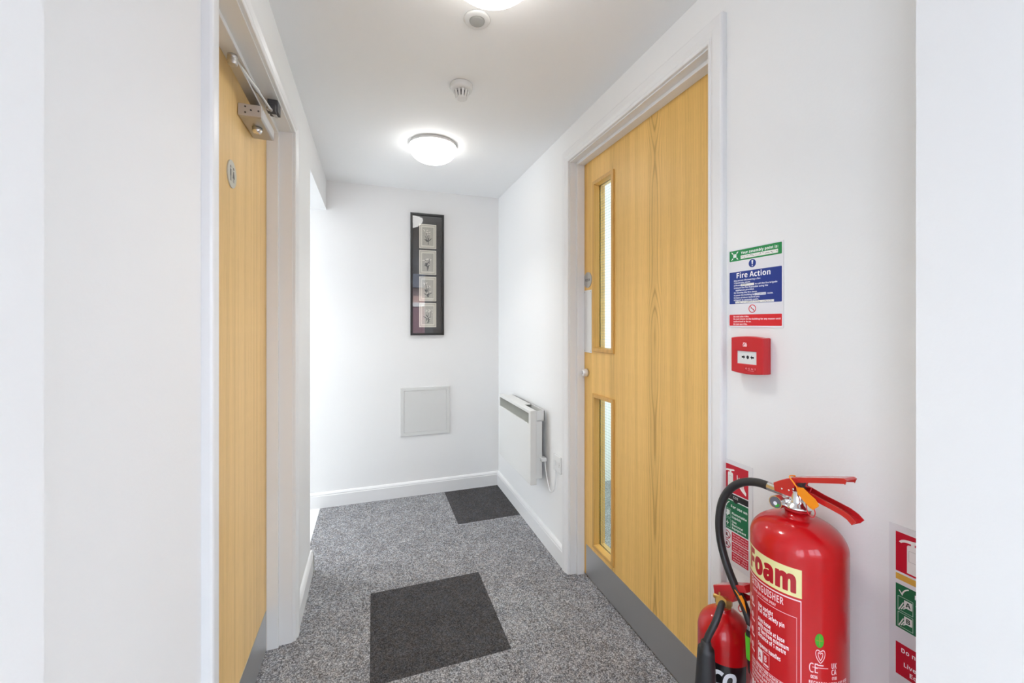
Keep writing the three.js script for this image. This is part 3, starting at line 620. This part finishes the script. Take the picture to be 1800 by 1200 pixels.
{
  const W = 360, H = 1000, [c, g] = canvas(W, H); g.fillStyle = '#e8e7e8'; g.fillRect(0, 0, W, H);
  const x = 36, w = 282;
  block(g, x, 44, w, 262, RED, 0); extinguisherIcon(g, x + 8, 84, 150); flames(g, x + 150, 126, 104);
  block(g, x, 316, w, 56, '#17161a', 0); words(g, 'CO2', x + 112, 354, 30, '#d8d8d8'); g.fillStyle = '#17161a'; g.beginPath(); g.moveTo(x + 100, 370); g.lineTo(x + 182, 370); g.lineTo(x + 141, 392); g.fill();
  block(g, x, 382, w, 282, GREEN, 0); g.fillStyle = '#17161a'; g.beginPath(); g.moveTo(x + 112, 382); g.lineTo(x + 170, 382); g.lineTo(x + 141, 396); g.fill();
  tick(g, x + 22, 404, 46); words(g, 'For use on', x + 86, 448, 36, '#fff', 'bold', 186);
  g.strokeStyle = '#cfe3d8'; g.lineWidth = 3; g.strokeRect(x + 12, 470, 72, 82); g.strokeRect(x + 12, 566, 72, 82);
  block(g, x + 36, 482, 38, 40, '#e9efe9', 4); g.fillStyle = '#e9efe9'; g.beginPath(); g.moveTo(x + 26, 518); g.lineTo(x + 70, 520); g.lineTo(x + 44, 546); g.fill();
  g.beginPath(); g.moveTo(x + 52, 578); g.lineTo(x + 32, 612); g.lineTo(x + 48, 612); g.lineTo(x + 40, 640); g.lineTo(x + 64, 602); g.lineTo(x + 48, 602); g.fill();
  words(g, 'Flammable', x + 98, 510, 30, '#fff', 'bold', 168); words(g, 'Liquids', x + 98, 544, 30); words(g, 'Live', x + 98, 586, 28); words(g, 'Electrical', x + 98, 616, 28); words(g, 'Equipment', x + 98, 646, 28, '#fff', 'bold', 160);
  for (const y of [724, 812]) { g.strokeStyle = '#b01030'; g.lineWidth = 8; g.beginPath(); g.arc(x + 42, y, 36, 0, 7); g.stroke(); g.fillStyle = '#333'; g.fillRect(x + 30, y - 16, 18, 30); g.beginPath(); g.moveTo(x + 18, y - 24); g.lineTo(x + 66, y + 24); g.stroke(); }
  const texts = [['Do not use in', 'confined spaces', 'ventilate area'], ['Do not hold horn', 'when operating', 'may burn skin'], ['Fire may re-ignite', 'after use', 'stand clear']];
  texts.forEach((l, k) => { block(g, x + 98, 676 + k * 92, w - 98, 84, RED, 0); l.forEach((s, i) => words(g, s, x + 108, 702 + k * 92 + i * 24, 20, '#f3cfd2', 'bold', 164)); });
  sheet('extinguisher_sign', -0.874, -0.775, 0.572, 0.853, c, 'extinguisher sign with black gas strip behind the curved hose', 'sign', 0.0016, 'fire extinguisher signs');
}
{
  const W = 360, H = 1000, [c, g] = canvas(W, H); g.fillStyle = '#e8e7e8'; g.fillRect(0, 0, W, H);
  const x = 36, w = 288, Y = (m) => (0.850 - m) / 0.300 * 1000;
  block(g, x, Y(0.838), w, Y(0.767) - Y(0.838), RED, 0); extinguisherIcon(g, x + 14, Y(0.832) + 4, 150); flames(g, x + 160, Y(0.826), 110);
  block(g, x, Y(0.763), w, Y(0.752) - Y(0.763), '#e0b04a', 0); words(g, 'FOAM', x + 122, Y(0.7535), 28, '#222');
  block(g, x, Y(0.744), w, Y(0.665) - Y(0.744), GREEN, 0); tick(g, x + 20, Y(0.744) + 12, 46); words(g, 'For use on', x + 96, Y(0.744) + 50, 36, '#fff', 'bold', 180);
  g.strokeStyle = '#cfe3d8'; g.lineWidth = 3;
  for (const [k, l] of [[0, 'A'], [1, 'B']]) { const y = Y(0.744) + 72 + k * 96; g.strokeRect(x + 12, y, 78, 84); block(g, x + 44, y + 10, 42, 46, '#e9efe9', 4); words(g, l, x + 52, y + 48, 40, '#0b3a26'); g.strokeStyle = '#e9efe9'; g.lineWidth = 6; for (let q = 0; q < 3; q++) { g.beginPath(); g.moveTo(x + 18 + q * 12, y + 78 - q * 6); g.lineTo(x + 40 + q * 8, y + 30 + q * 10); g.stroke(); } g.strokeStyle = '#cfe3d8'; g.lineWidth = 3; }
  words(g, 'Wood, paper', x + 104, Y(0.744) + 104, 28, '#fff', 'bold', 176); words(g, 'and textiles', x + 104, Y(0.744) + 136, 28, '#fff', 'bold', 176); words(g, 'Flammable', x + 104, Y(0.744) + 200, 28, '#fff', 'bold', 176); words(g, 'Liquids', x + 104, Y(0.744) + 232, 28);
  g.strokeStyle = '#b01030'; g.lineWidth = 8; g.beginPath(); g.arc(x + 160, Y(0.651), 34, 0, 7); g.stroke();
  block(g, x, Y(0.638), w, Y(0.580) - Y(0.638), RED, 0); words(g, 'Do not use on', x + 26, Y(0.638) + 52, 38, '#fff', 'bold', 240); words(g, 'Live Electrical', x + 40, Y(0.638) + 130, 36, '#fff', 'bold', 230); words(g, 'Equipment', x + 70, Y(0.638) + 174, 36);
  sheet('extinguisher_sign', -0.488, -0.388, 0.550, 0.850, c, 'extinguisher sign with yellow strip partly hidden by wall nib', 'sign', 0.0016, 'fire extinguisher signs');
}
// ------------------------------------------------------------------ break glass call point
{
  const zc = -0.768, y0 = 1.093, y1 = 1.181, t = thing('fire_call_point', RW, y0, zc);
  tag(t, 'red break glass fire alarm call point under the notice', 'call point');
  const h = y1 - y0, hw = 0.043;
  mesh('back_box', span(-0.012, 0, 0, h, -hw, hw, 0.003), M.redPlastic, t);
  // bowed front cover with a window
  const s = new THREE.Shape(); s.moveTo(-hw, 0.003); s.quadraticCurveTo(0, -0.004, hw, 0.003); s.lineTo(hw, h - 0.003); s.quadraticCurveTo(0, h + 0.004, -hw, h - 0.003); s.lineTo(-hw, 0.003);
  const win = [-0.029, 0.031, 0.020, 0.056];
  const hole = new THREE.Path(); hole.moveTo(win[0], win[2]); hole.lineTo(win[0], win[3]); hole.lineTo(win[1], win[3]); hole.lineTo(win[1], win[2]); s.holes.push(hole);
  mesh('cover', standX(new THREE.ExtrudeGeometry(s, { depth: 0.014, bevelEnabled: true, bevelSize: 0.0025, bevelThickness: 0.004, bevelSegments: 3, curveSegments: 16 }), -0.012), M.redPlastic, t);
  const [c, g] = canvas(480, 256); g.fillStyle = '#e3e6e4'; g.fillRect(0, 0, 480, 256); g.fillStyle = '#26242a';
  g.beginPath(); g.arc(240, 120, 28, 0, 7); g.fill();
  for (const d of [-1, 1]) { const X = 240 + d * 56; g.beginPath(); g.moveTo(X, 120); g.lineTo(X + d * 32, 86); g.lineTo(X + d * 32, 106); g.lineTo(X + d * 74, 106); g.lineTo(X + d * 74, 134); g.lineTo(X + d * 32, 134); g.lineTo(X + d * 32, 154); g.fill(); }
  mesh('glass_element', new THREE.PlaneGeometry(0.064, 0.040).rotateY(-Math.PI / 2).translate(-0.0265, 0.038, 0.001), printed(c, { roughness: 0.25 }), t);
  const [e, k] = canvas(128, 128); k.fillStyle = '#c8141f'; k.fillRect(0, 0, 128, 128); k.fillStyle = '#f7c8cc';
  k.beginPath(); for (const [x, y] of [[18, 108], [14, 60], [26, 44], [20, 14], [48, 34], [64, 18], [80, 36], [104, 28], [102, 56], [118, 72], [106, 88], [110, 110]]) k.lineTo(x, y); k.fill();
  k.strokeStyle = '#7d1018'; k.lineWidth = 12; k.beginPath(); k.moveTo(30, 92); k.quadraticCurveTo(34, 58, 70, 48); k.stroke();
  mesh('emblem', new THREE.PlaneGeometry(0.016, 0.016).rotateY(-Math.PI / 2).translate(-0.0302, 0.071, -0.004), printed(e), t);
  const [n, q] = canvas(256, 80); q.fillStyle = '#c0131e'; q.fillRect(0, 0, 256, 80); words(q, 'G E N T', 14, 44, 44, '#ee9aa0', 'bold', 228); q.fillStyle = '#ee9aa0'; q.fillRect(70, 60, 130, 8);
  mesh('maker_plate', new THREE.PlaneGeometry(0.034, 0.0106).rotateY(-Math.PI / 2).translate(-0.0302, 0.010, 0.012), printed(n), t);
}

// ------------------------------------------------------------------ foam extinguisher
{
  const cx = 0.797, cz = -0.583, y0 = 0.355, rad = 0.081, top = 0.838;
  const t = thing('foam_extinguisher', cx, y0, cz);
  tag(t, 'large glossy red foam fire extinguisher with black hose', 'fire extinguisher', { group: 'fire extinguishers' });
  const at = (g) => g.translate(-cx, -y0, -cz);
  // print: u runs round the body, its middle faces the camera's side
  const W = 2048, H = 1024, [c, g] = canvas(W, H);
  const lo = 0.355, hi = 0.805, mid = 1024, deg = W / 360, Y = (y) => (hi - y) / (hi - lo) * H, X = (a) => mid + a * deg;
  g.fillStyle = '#c00c14'; g.fillRect(0, 0, W, H);
  const cream = '#e8dfa0', ink = '#f2d6d8';
  block(g, X(-97), Y(0.768), 102 * deg, Y(0.716) - Y(0.768), cream, 0);
  g.lineJoin = 'round';
  words(g, 'Foam', X(-74), Y(0.7245), 122, '#b01020', 'bold', 74 * deg); g.save(); g.translate(X(-74), Y(0.7245)); g.scale(74 * deg / g.measureText('Foam').width, 1); g.strokeStyle = '#b01020'; g.lineWidth = 9; g.strokeText('Foam', 0, 0); g.restore();
  g.strokeStyle = ink; g.lineWidth = 6; g.strokeRect(X(-97), Y(0.711), 101 * deg, Y(0.50) - Y(0.711));
  words(g, 'EXTINGUISHER', X(-68), Y(0.693), 42, ink, 'bold', 53 * deg); words(g, '6 LITRE AFFF FOAM SPRAY', X(-64), Y(0.683), 18, ink, 'bold', 40 * deg);
  g.lineWidth = 2.5; g.strokeRect(X(-53.5), Y(0.679), 53 * deg, Y(0.548) - Y(0.679));
    for (let k = 0; k < 4; k++) { g.fillStyle = ink; const yy = Y(0.668 - k * 0.030); g.fillRect(X(-76), yy, 5 * deg, 34); g.beginPath(); g.arc(X(-65), yy + 16, 14, 0, 7); g.fill(); g.fillRect(X(-68), yy + 34, 9 * deg, 8); }
  const t2 = (s, y, wd) => words(g, s, X(-51), Y(y), 27, '#fff', 'bold', wd * 0.78 * deg);
  t2('Use upright', 0.661, 30); t2('Pull out safety pin', 0.651, 48);
  t2('Aim hose', 0.633, 26); t2('with nozzle at base', 0.623, 48); t2('of fire from minimum', 0.613, 54); t2('distance of 1 metre', 0.603, 50); t2('Squeeze handles', 0.585, 42);
  block(g, X(-51), Y(0.580), 8 * deg, 56, '#f3dfe0', 4); words(g, 'A', X(-50), Y(0.5605), 40, '#b01020'); g.strokeRect(X(-42), Y(0.581), 9 * deg, 62); words(g, 'B', X(-40.5), Y(0.563), 38, ink); g.fillStyle = ink; g.fillRect(X(-41), Y(0.560), 7 * deg, 8);
  for (let k = 0; k < 5; k++) words(g, ['SERVICE ANNUALLY AND recharge after any use', 'DO NOT USE ON LIVE ELECTRICAL EQUIPMENT', 'Store between 0 and 60 C away from frost', 'Test pressure and contents are shown below', 'Keep clear of heat and direct sunlight'][k], X(-68), Y(0.541 - k * 0.0082), 21, '#f4e3e4', 'bold', 66 * deg);
  words(g, 'WARNING', X(-68), Y(0.487), 56, '#f6e8e8', 'bold', 62 * deg);
  // approval marks beside the label
  g.fillStyle = '#3fa51f'; g.beginPath(); g.arc(X(24), Y(0.648), 29, 0, 7); g.fill(); g.strokeStyle = '#b9832a'; g.lineWidth = 3; g.beginPath(); g.moveTo(X(24) - 20, Y(0.648)); g.lineTo(X(24) + 20, Y(0.648)); g.moveTo(X(24), Y(0.648) - 20); g.lineTo(X(24), Y(0.648) + 20); g.stroke();
  g.strokeStyle = ink; g.lineWidth = 4; { const x = X(25), y = Y(0.621); g.beginPath(); g.moveTo(x, y + 30); g.bezierCurveTo(x - 46, y + 4, x - 34, y - 40, x, y - 16); g.bezierCurveTo(x + 34, y - 40, x + 46, y + 4, x, y + 30); g.stroke(); g.beginPath(); g.moveTo(x, y + 18); g.bezierCurveTo(x - 22, y, x - 18, y - 22, x, y - 8); g.bezierCurveTo(x + 18, y - 22, x + 22, y, x, y + 18); g.stroke(); g.fillStyle = ink; g.fillRect(x - 20, y + 36, 40, 5); g.fillRect(x - 52, y + 48, 104, 3); }
  words(g, 'CE', X(12), Y(0.589), 54, ink, 'normal'); words(g, '0036', X(14), Y(0.579), 20, ink); words(g, 'UK', X(38), Y(0.5985), 32, ink); words(g, 'CA', X(38), Y(0.5875), 32, ink); words(g, '0188', X(39), Y(0.579), 18, ink);
  for (let k = 0; k < 5; k++) words(g, ['RECHARGE AFTER ANY USE', 'THIS EXTINGUISHER SHOULD BE SERVICED', 'IN ACCORDANCE WITH THE STANDARD', 'USE ONLY APPROVED SPARE PARTS', 'MANUFACTURED FOR INDOOR USE'][k], X(12), Y(0.569 - k * 0.0075), 18, ink, 'bold', 52 * deg);
  const pts = [[0, y0 + 0.004], [0.060, y0 + 0.004], [0.072, y0], [0.078, y0 + 0.006], [rad, y0 + 0.022]];
  for (let k = 1; k <= 12; k++) pts.push([rad, y0 + 0.022 + (0.785 - y0 - 0.022) * k / 12]);
  for (let k = 1; k <= 16; k++) { const q = k / 16 * 1.28; pts.push([0.0 + rad * Math.cos(q) ** 0.82, 0.785 + 0.0505 * Math.sin(q)]); }
  pts.push([0.021, 0.8345], [0.0205, 0.846], [0.0, 0.846]);
  const facing = Math.atan2(-cx, -cz);                                  // angle of the camera's side in the lathe's own measure
  const body = lathe(pts, 96), bp = body.attributes.position, bu = body.attributes.uv;
  for (let i = 0; i < bp.count; i++) bu.setY(i, (bp.getY(i) - lo) / (hi - lo));
  const map = picture(c); map.wrapS = THREE.RepeatWrapping; map.wrapT = THREE.ClampToEdgeWrapping; map.repeat.set(1, 1);
  // LatheGeometry: x = r sin(2 pi u), z = r cos(2 pi u); the camera lies towards (-cx, -cz)
  const want = Math.atan2(-cx, -cz) / (2 * Math.PI); map.offset.x = 0.5 - (want < 0 ? want + 1 : want);
  const paint = std({ map, roughness: 0.35, specularIntensity: 0.4, clearcoat: 0.7, clearcoatRoughness: 0.06 });
  mesh('body', at(body.translate(cx, 0, cz)), paint, t);
  // valve
  mesh('neck_ring', at(lathe([[0.0, 0.846], [0.0225, 0.846], [0.0225, 0.853], [0.0, 0.853]], 40).translate(cx, 0, cz)), M.redPlastic, t);
  mesh('valve', at(lathe([[0, 0.852], [0.0245, 0.852], [0.0255, 0.855], [0.024, 0.858], [0.017, 0.862], [0.014, 0.868], [0.0145, 0.886], [0, 0.886]], 40).translate(cx, 0, cz)), M.chrome, t);
  const gc = onX(1365, 882, 0.766), gd = new THREE.Vector3(-0.93, 0.05, 0.12).normalize();
  const gauge = mesh('pressure_gauge', at(rod(gc.clone().addScaledVector(gd, -0.010), gc.clone().addScaledVector(gd, 0.004), 0.0125, 0.0125, 32)), M.chrome, t);
  mesh('gauge_stem', at(rod(gc.clone().addScaledVector(gd, -0.008), new THREE.Vector3(cx, 0.866, cz), 0.006)), M.chrome, gauge);
  const [dc, dg] = canvas(128, 128); dg.fillStyle = '#5d5f6e'; dg.fillRect(0, 0, 128, 128); dg.fillStyle = '#2c9a3c'; dg.beginPath(); dg.moveTo(64, 64); dg.arc(64, 64, 54, 0.2, 1.6); dg.fill(); dg.fillStyle = '#e6e6ee'; dg.beginPath(); dg.arc(64, 74, 22, 0, 7); dg.fill();
  const dial = new THREE.CircleGeometry(0.0108, 32).applyQuaternion(new THREE.Quaternion().setFromUnitVectors(new THREE.Vector3(0, 0, 1), gd)).translate(gc.x + gd.x * 0.0045, gc.y + gd.y * 0.0045, gc.z + gd.z * 0.0045);
  mesh('dial', at(dial), printed(dc, { roughness: 0.2, clearcoat: 1 }), gauge);
  // head, handle and lever: traced in the plane through the valve, 28 mm wide
  const Z7 = (a, b) => { const p = onX(1350 + a / 10, 820 + b / 10, cx); return [-p.z, p.y]; };
  const head = outline([[195, 270], [330, 222], [520, 185], [600, 200], [560, 290], [540, 350], [500, 372], [520, 430], [490, 505], [345, 450], [215, 400]].map(([a, b]) => Z7(a, b)).reverse(), 0.028, 0.0012);
  mesh('head', at(standX(head, cx + 0.014)), M.red, t);
  const zy = (a, b) => { const p = onX(1350 + a / 10, 820 + b / 10, cx); return [p.z, p.y]; };
  const U = (w, h, th) => [[-w, -h], [-w, 0], [w, 0], [w, -h], [w - th, -h], [w - th, -th], [-w + th, -th], [-w + th, -h]];
  mesh('handle', at(channel([zy(300, 222), zy(420, 190), zy(540, 175), zy(900, 178), zy(1300, 184), zy(1420, 190), zy(1475, 225)], U(0.0135, 0.0095, 0.0016), cx)), M.red, t);
  const V = (w, h, th) => [[-w, 0], [-w, h], [-w + th, h], [-w + th, th], [w - th, th], [w - th, h], [w, h], [w, 0]].reverse();
  mesh('lever', at(channel([zy(560, 400), zy(700, 470), zy(900, 590), zy(1150, 720), zy(1360, 835), zy(1460, 910), zy(1550, 1010)], V(0.0115, 0.010, 0.0015), cx)), M.red, t);
  mesh('lever_block', at(standX(outline([[530, 285], [650, 285], [650, 380], [560, 420], [530, 360]].map(([a, b]) => Z7(a, b)).reverse(), 0.016), cx + 0.008)), M.darkGrey, t);
  for (const [a, b] of [[245, 385], [370, 412], [445, 395]]) { const p = onX(1350 + a / 10, 820 + b / 10, cx - 0.0145); mesh('rivet', at(lathe([[0, 0.0015], [0.0015, 0.0012], [0.002, 0], [0, 0]], 16).rotateZ(Math.PI / 2).translate(p.x, p.y, p.z)), M.chrome, t); }
  { const a = onX(1420, 848, cx), b = onX(1423, 866, cx); mesh('spring', at(tube([a, new THREE.Vector3(cx - 0.006, (a.y * 2 + b.y) / 3, a.z), new THREE.Vector3(cx + 0.004, (a.y + b.y) / 2, b.z), b], 0.0012, 20, 8)), M.redPlastic, t); }
  // orange seal tag with its strap, thin red seal loop
  const q = (a, b, X2) => onX(1350 + a / 10, 820 + b / 10, X2);
  const tp = [[505, 372], [540, 360], [625, 372], [720, 470], [835, 572], [880, 640], [900, 680], [882, 708], [795, 757], [740, 722], [640, 610], [528, 480]].map(([a, b]) => { const p = q(a, b, 0.776); return [-p.z, p.y]; });
  const tagMesh = mesh('seal_tag', at(standX(outline(tp.reverse(), 0.0012), 0.776)), M.orange, t); tagMesh.userData.label = 'orange plastic seal tag';
  mesh('strap', at(tube([q(520, 380, 0.7755), q(450, 280, 0.776), q(385, 190, 0.780), q(380, 165, 0.786), q(430, 158, 0.797), q(480, 165, 0.806), q(440, 195, 0.800)], 0.0013, 40, 8)), M.orange, tagMesh);
  mesh('seal_loop', at(tube([q(665, 610, 0.777), q(680, 740, 0.776), q(720, 840, 0.775), q(770, 893, 0.775), q(815, 870, 0.775), q(828, 810, 0.776), q(812, 745, 0.777)], 0.0009, 40, 8)), M.redPlastic, t);
  // hose
  const h = (px, py, X2) => onX(px, py, X2);
  const path = [h(1354, 855, 0.796), h(1333, 848, 0.795), h(1308, 847, 0.794), h(1286, 857, 0.793), h(1270, 880, 0.792), h(1264, 915, 0.791), h(1267, 952, 0.792), h(1277, 990, 0.790), h(1291, 1027, 0.788), h(1305, 1057, 0.786), h(1315, 1083, 0.785), h(1320, 1098, 0.785)];
  const hose = mesh('hose', at(tube(path, 0.0088, 90, 18)), M.rubber, t);
  mesh('ferrule', at(rod(h(1352, 854, 0.796), h(1380, 866, 0.797), 0.0096, 0.0082)), M.chrome, hose);
  const n0 = h(1320, 1097, 0.785), dn = new THREE.Vector3(0.004, -1, 0.02).normalize(), np = (d) => n0.clone().addScaledVector(dn, d);
  mesh('ferrule', at(rod(np(0), np(0.010), 0.0096)), M.chrome, hose);
  mesh('nozzle_collar', at(rod(np(0.010), np(0.026), 0.0098, 0.0105)), M.rubber, hose);
  const nz = mesh('nozzle', at(rod(np(0.024), np(0.074), 0.0118, 0.0105)), M.green, hose); nz.userData.label = 'green spray nozzle';
  mesh('nozzle_tip', at(rod(np(0.074), np(0.105), 0.0095, 0.0065)), M.rubber, hose);
  mesh('hanging_bracket', at(merge([span(cx + 0.074, RW, 0.752, 0.764, cz - 0.026, cz - 0.010), span(RW - 0.003, RW, 0.66, 0.77, cz - 0.045, cz - 0.008)])), M.steel, t);
}
// ------------------------------------------------------------------ carbon dioxide extinguisher
{
  const cx = 0.798, cz = -0.763, y0 = 0.115, rad = 0.057;
  const t = thing('gas_extinguisher', cx, y0, cz);
  tag(t, 'small red gas extinguisher with black discharge horn beside oak door', 'fire extinguisher', { group: 'fire extinguishers' });
  const at = (g) => g.translate(-cx, -y0, -cz);
  const W = 1024, H = 1024, [c, g] = canvas(W, H), lo = 0.115, hi = 0.46, Y = (y) => (hi - y) / (hi - lo) * H, deg = W / 360, X = (a) => W / 2 + a * deg;
  g.fillStyle = '#c00c14'; g.fillRect(0, 0, W, H);
  block(g, X(-75), Y(0.436), 128 * deg, Y(0.26) - Y(0.436), '#1b1a1d', 0);
  g.save(); g.font = 'italic bold 150px sans-serif'; g.fillStyle = '#eef0f4'; g.fillText('CO', X(-32), Y(0.384), 56 * deg); g.lineWidth = 8; g.strokeStyle = '#eef0f4'; g.strokeText('CO', X(-32), Y(0.384), 56 * deg); g.font = 'italic bold 80px sans-serif'; g.fillText('2', X(26), Y(0.372)); g.restore();
  const pts = [[0, y0], [0.050, y0], [0.0555, y0 + 0.006], [rad, y0 + 0.014]];
  for (let k = 1; k <= 10; k++) pts.push([rad, y0 + 0.014 + (0.478 - y0 - 0.014) * k / 10]);
  for (let k = 1; k <= 16; k++) { const q = k / 16 * 1.25; pts.push([rad * Math.cos(q) ** 0.9, 0.478 + 0.052 * Math.sin(q)]); }
  pts.push([0.0165, 0.531], [0.0155, 0.545], [0, 0.545]);
  const body = lathe(pts, 72), bp = body.attributes.position, bu = body.attributes.uv;
  for (let i = 0; i < bp.count; i++) bu.setY(i, (bp.getY(i) - lo) / (hi - lo));
  const map = picture(c); map.wrapS = THREE.RepeatWrapping; map.wrapT = THREE.ClampToEdgeWrapping;
  const want = Math.atan2(-cx, -cz) / (2 * Math.PI); map.offset.x = 0.5 - (want < 0 ? want + 1 : want);
  mesh('body', at(body.translate(cx, 0, cz)), std({ map, roughness: 0.35, specularIntensity: 0.4, clearcoat: 0.7, clearcoatRoughness: 0.06 }), t);
  mesh('valve', at(merge([lathe([[0, 0.543], [0.019, 0.543], [0.019, 0.556], [0.014, 0.560], [0.014, 0.574], [0, 0.574]], 8).translate(cx, 0, cz), rod(onX(1256, 1046, 0.785), onX(1272, 1052, 0.790), 0.0055, 0.0065)])), M.brass, t);
  const pp = (a, b, X2) => onX(1200 + a / 6, 1000 + b / 6, X2);
  const zy = (a, b) => { const p = pp(a, b, cx); return [p.z, p.y]; };
  const U = [[-0.0148, -0.014], [-0.0148, -0.001], [-0.0138, 0], [0.0138, 0], [0.0148, -0.001], [0.0148, -0.014]];
  mesh('handle', at(channel([zy(372, 152), zy(540, 150), zy(700, 160)], U, cx)), M.red, t);
  const hd = [[368, 160], [560, 165], [600, 235], [570, 330], [480, 295], [380, 250]].map(([a, b]) => { const p = pp(a, b, cx); return [-p.z, p.y]; });
  mesh('head', at(standX(outline(hd.reverse(), 0.024, 0.001), cx + 0.012)), M.red, t);
  mesh('lever', at(channel([zy(545, 262), zy(620, 300), zy(690, 335)], [[-0.010, 0], [0.010, 0], [0.010, 0.008], [0.0085, 0.008], [0.0085, 0.0015], [-0.0085, 0.0015], [-0.0085, 0.008], [-0.010, 0.008]], cx)), M.red, t);
  const tp = [[580, 285], [620, 275], [650, 330], [680, 470], [655, 475], [600, 380]].map(([a, b]) => { const p = pp(a, b, 0.78); return [-p.z, p.y]; });
  const tg = mesh('seal_tag', at(standX(outline(tp.reverse(), 0.0012), 0.78)), M.orange, t); tg.userData.label = 'orange plastic seal tag';
  mesh('strap', at(tube([pp(600, 290, 0.7795), pp(560, 230, 0.78), pp(530, 180, 0.782), pp(522, 140, 0.788), pp(535, 136, 0.80)], 0.0013, 30, 8)), M.orange, tg);
  mesh('seal_loop', at(tube([pp(600, 375, 0.7785), pp(588, 415, 0.778), pp(608, 448, 0.778), pp(632, 435, 0.7785)], 0.0009, 30, 8)), M.redPlastic, t);
  // swivel nut, bent pipe and horn
  mesh('swivel_nut', at(rod(pp(455, 365, 0.772), pp(405, 350, 0.752), 0.0145, 0.0135, 6)), M.brass, t);
  const hs = mesh('discharge_pipe', at(tube([pp(430, 360, 0.760), pp(412, 375, 0.748), pp(385, 450, 0.736), pp(345, 560, 0.722), pp(300, 650, 0.712), pp(265, 720, 0.706), pp(250, 790, 0.702), pp(246, 860, 0.700)], 0.0072, 60, 16)), M.rubber, t);
  const h0 = pp(246, 850, 0.700), hd2 = new THREE.Vector3(-0.02, -1, 0.015).normalize(), hp = (d) => h0.clone().addScaledVector(hd2, d);
  mesh('horn', at(along(lathe([[0, 0.17], [0.0105, 0.17], [0.0115, 0.157], [0.0165, 0.156], [0.0175, 0.150], [0.020, 0.10], [0.025, 0.03], [0.031, -0.10], [0.034, -0.17], [0.030, -0.17], [0.022, 0.0], [0, 0.05]].reverse(), 40), hp(0.34), hp(0)).translate(0, 0.018, 0)), M.rubber, hs);
  mesh('hanging_bracket', at(merge([span(cx + 0.045, RW, 0.44, 0.452, cz - 0.040, cz - 0.024), span(RW - 0.003, RW, 0.34, 0.46, cz - 0.075, cz - 0.030)])), M.steel, t);
}

// ------------------------------------------------------------------ outdoors, as the picture glass mirrors it
{
  structure(mesh('ground', span(-14, 14, -0.45, -0.35, 1.2, 22), M.tarmac), 'grey tarmac street outside the lobby window', 'street');
  const t = thing('brick_house', 1.0, -0.35, 12);
  tag(t, 'red brick terraced house across the street', 'house');
  mesh('lower_wall', span(-7, 7, 0, 2.3, 0, 5), M.brick, t);
  mesh('string_course', span(-7.02, 7.02, 2.3, 2.48, -0.04, 5), M.gloss, t);
  mesh('upper_wall', span(-7, 7, 2.48, 3.1, 0, 5), M.paleBrick, t);
  const roof = new THREE.ExtrudeGeometry(new THREE.Shape([[0, 3.1], [-0.3, 3.1], [2.5, 4.8], [5.3, 3.1]].map(([a, b]) => new THREE.Vector2(a, b))), { depth: 14.4, bevelEnabled: false });
  mesh('roof', uvMetres(roof.applyMatrix4(new THREE.Matrix4().makeBasis(new THREE.Vector3(0, 0, 1), new THREE.Vector3(0, 1, 0), new THREE.Vector3(-1, 0, 0))).translate(7.2, 0, 0)), M.slate, t);
  for (const x of [-4.5, -1.9, 2.9, 5.4]) { const f = mesh('window', span(x - 0.6, x + 0.6, 1.1, 2.4, -0.05, 0.02), M.gloss, t); mesh('pane', span(x - 0.5, x + 0.5, 1.2, 2.3, -0.06, -0.045), M.darkGrey, f); }
}
renderer.render(scene, camera);
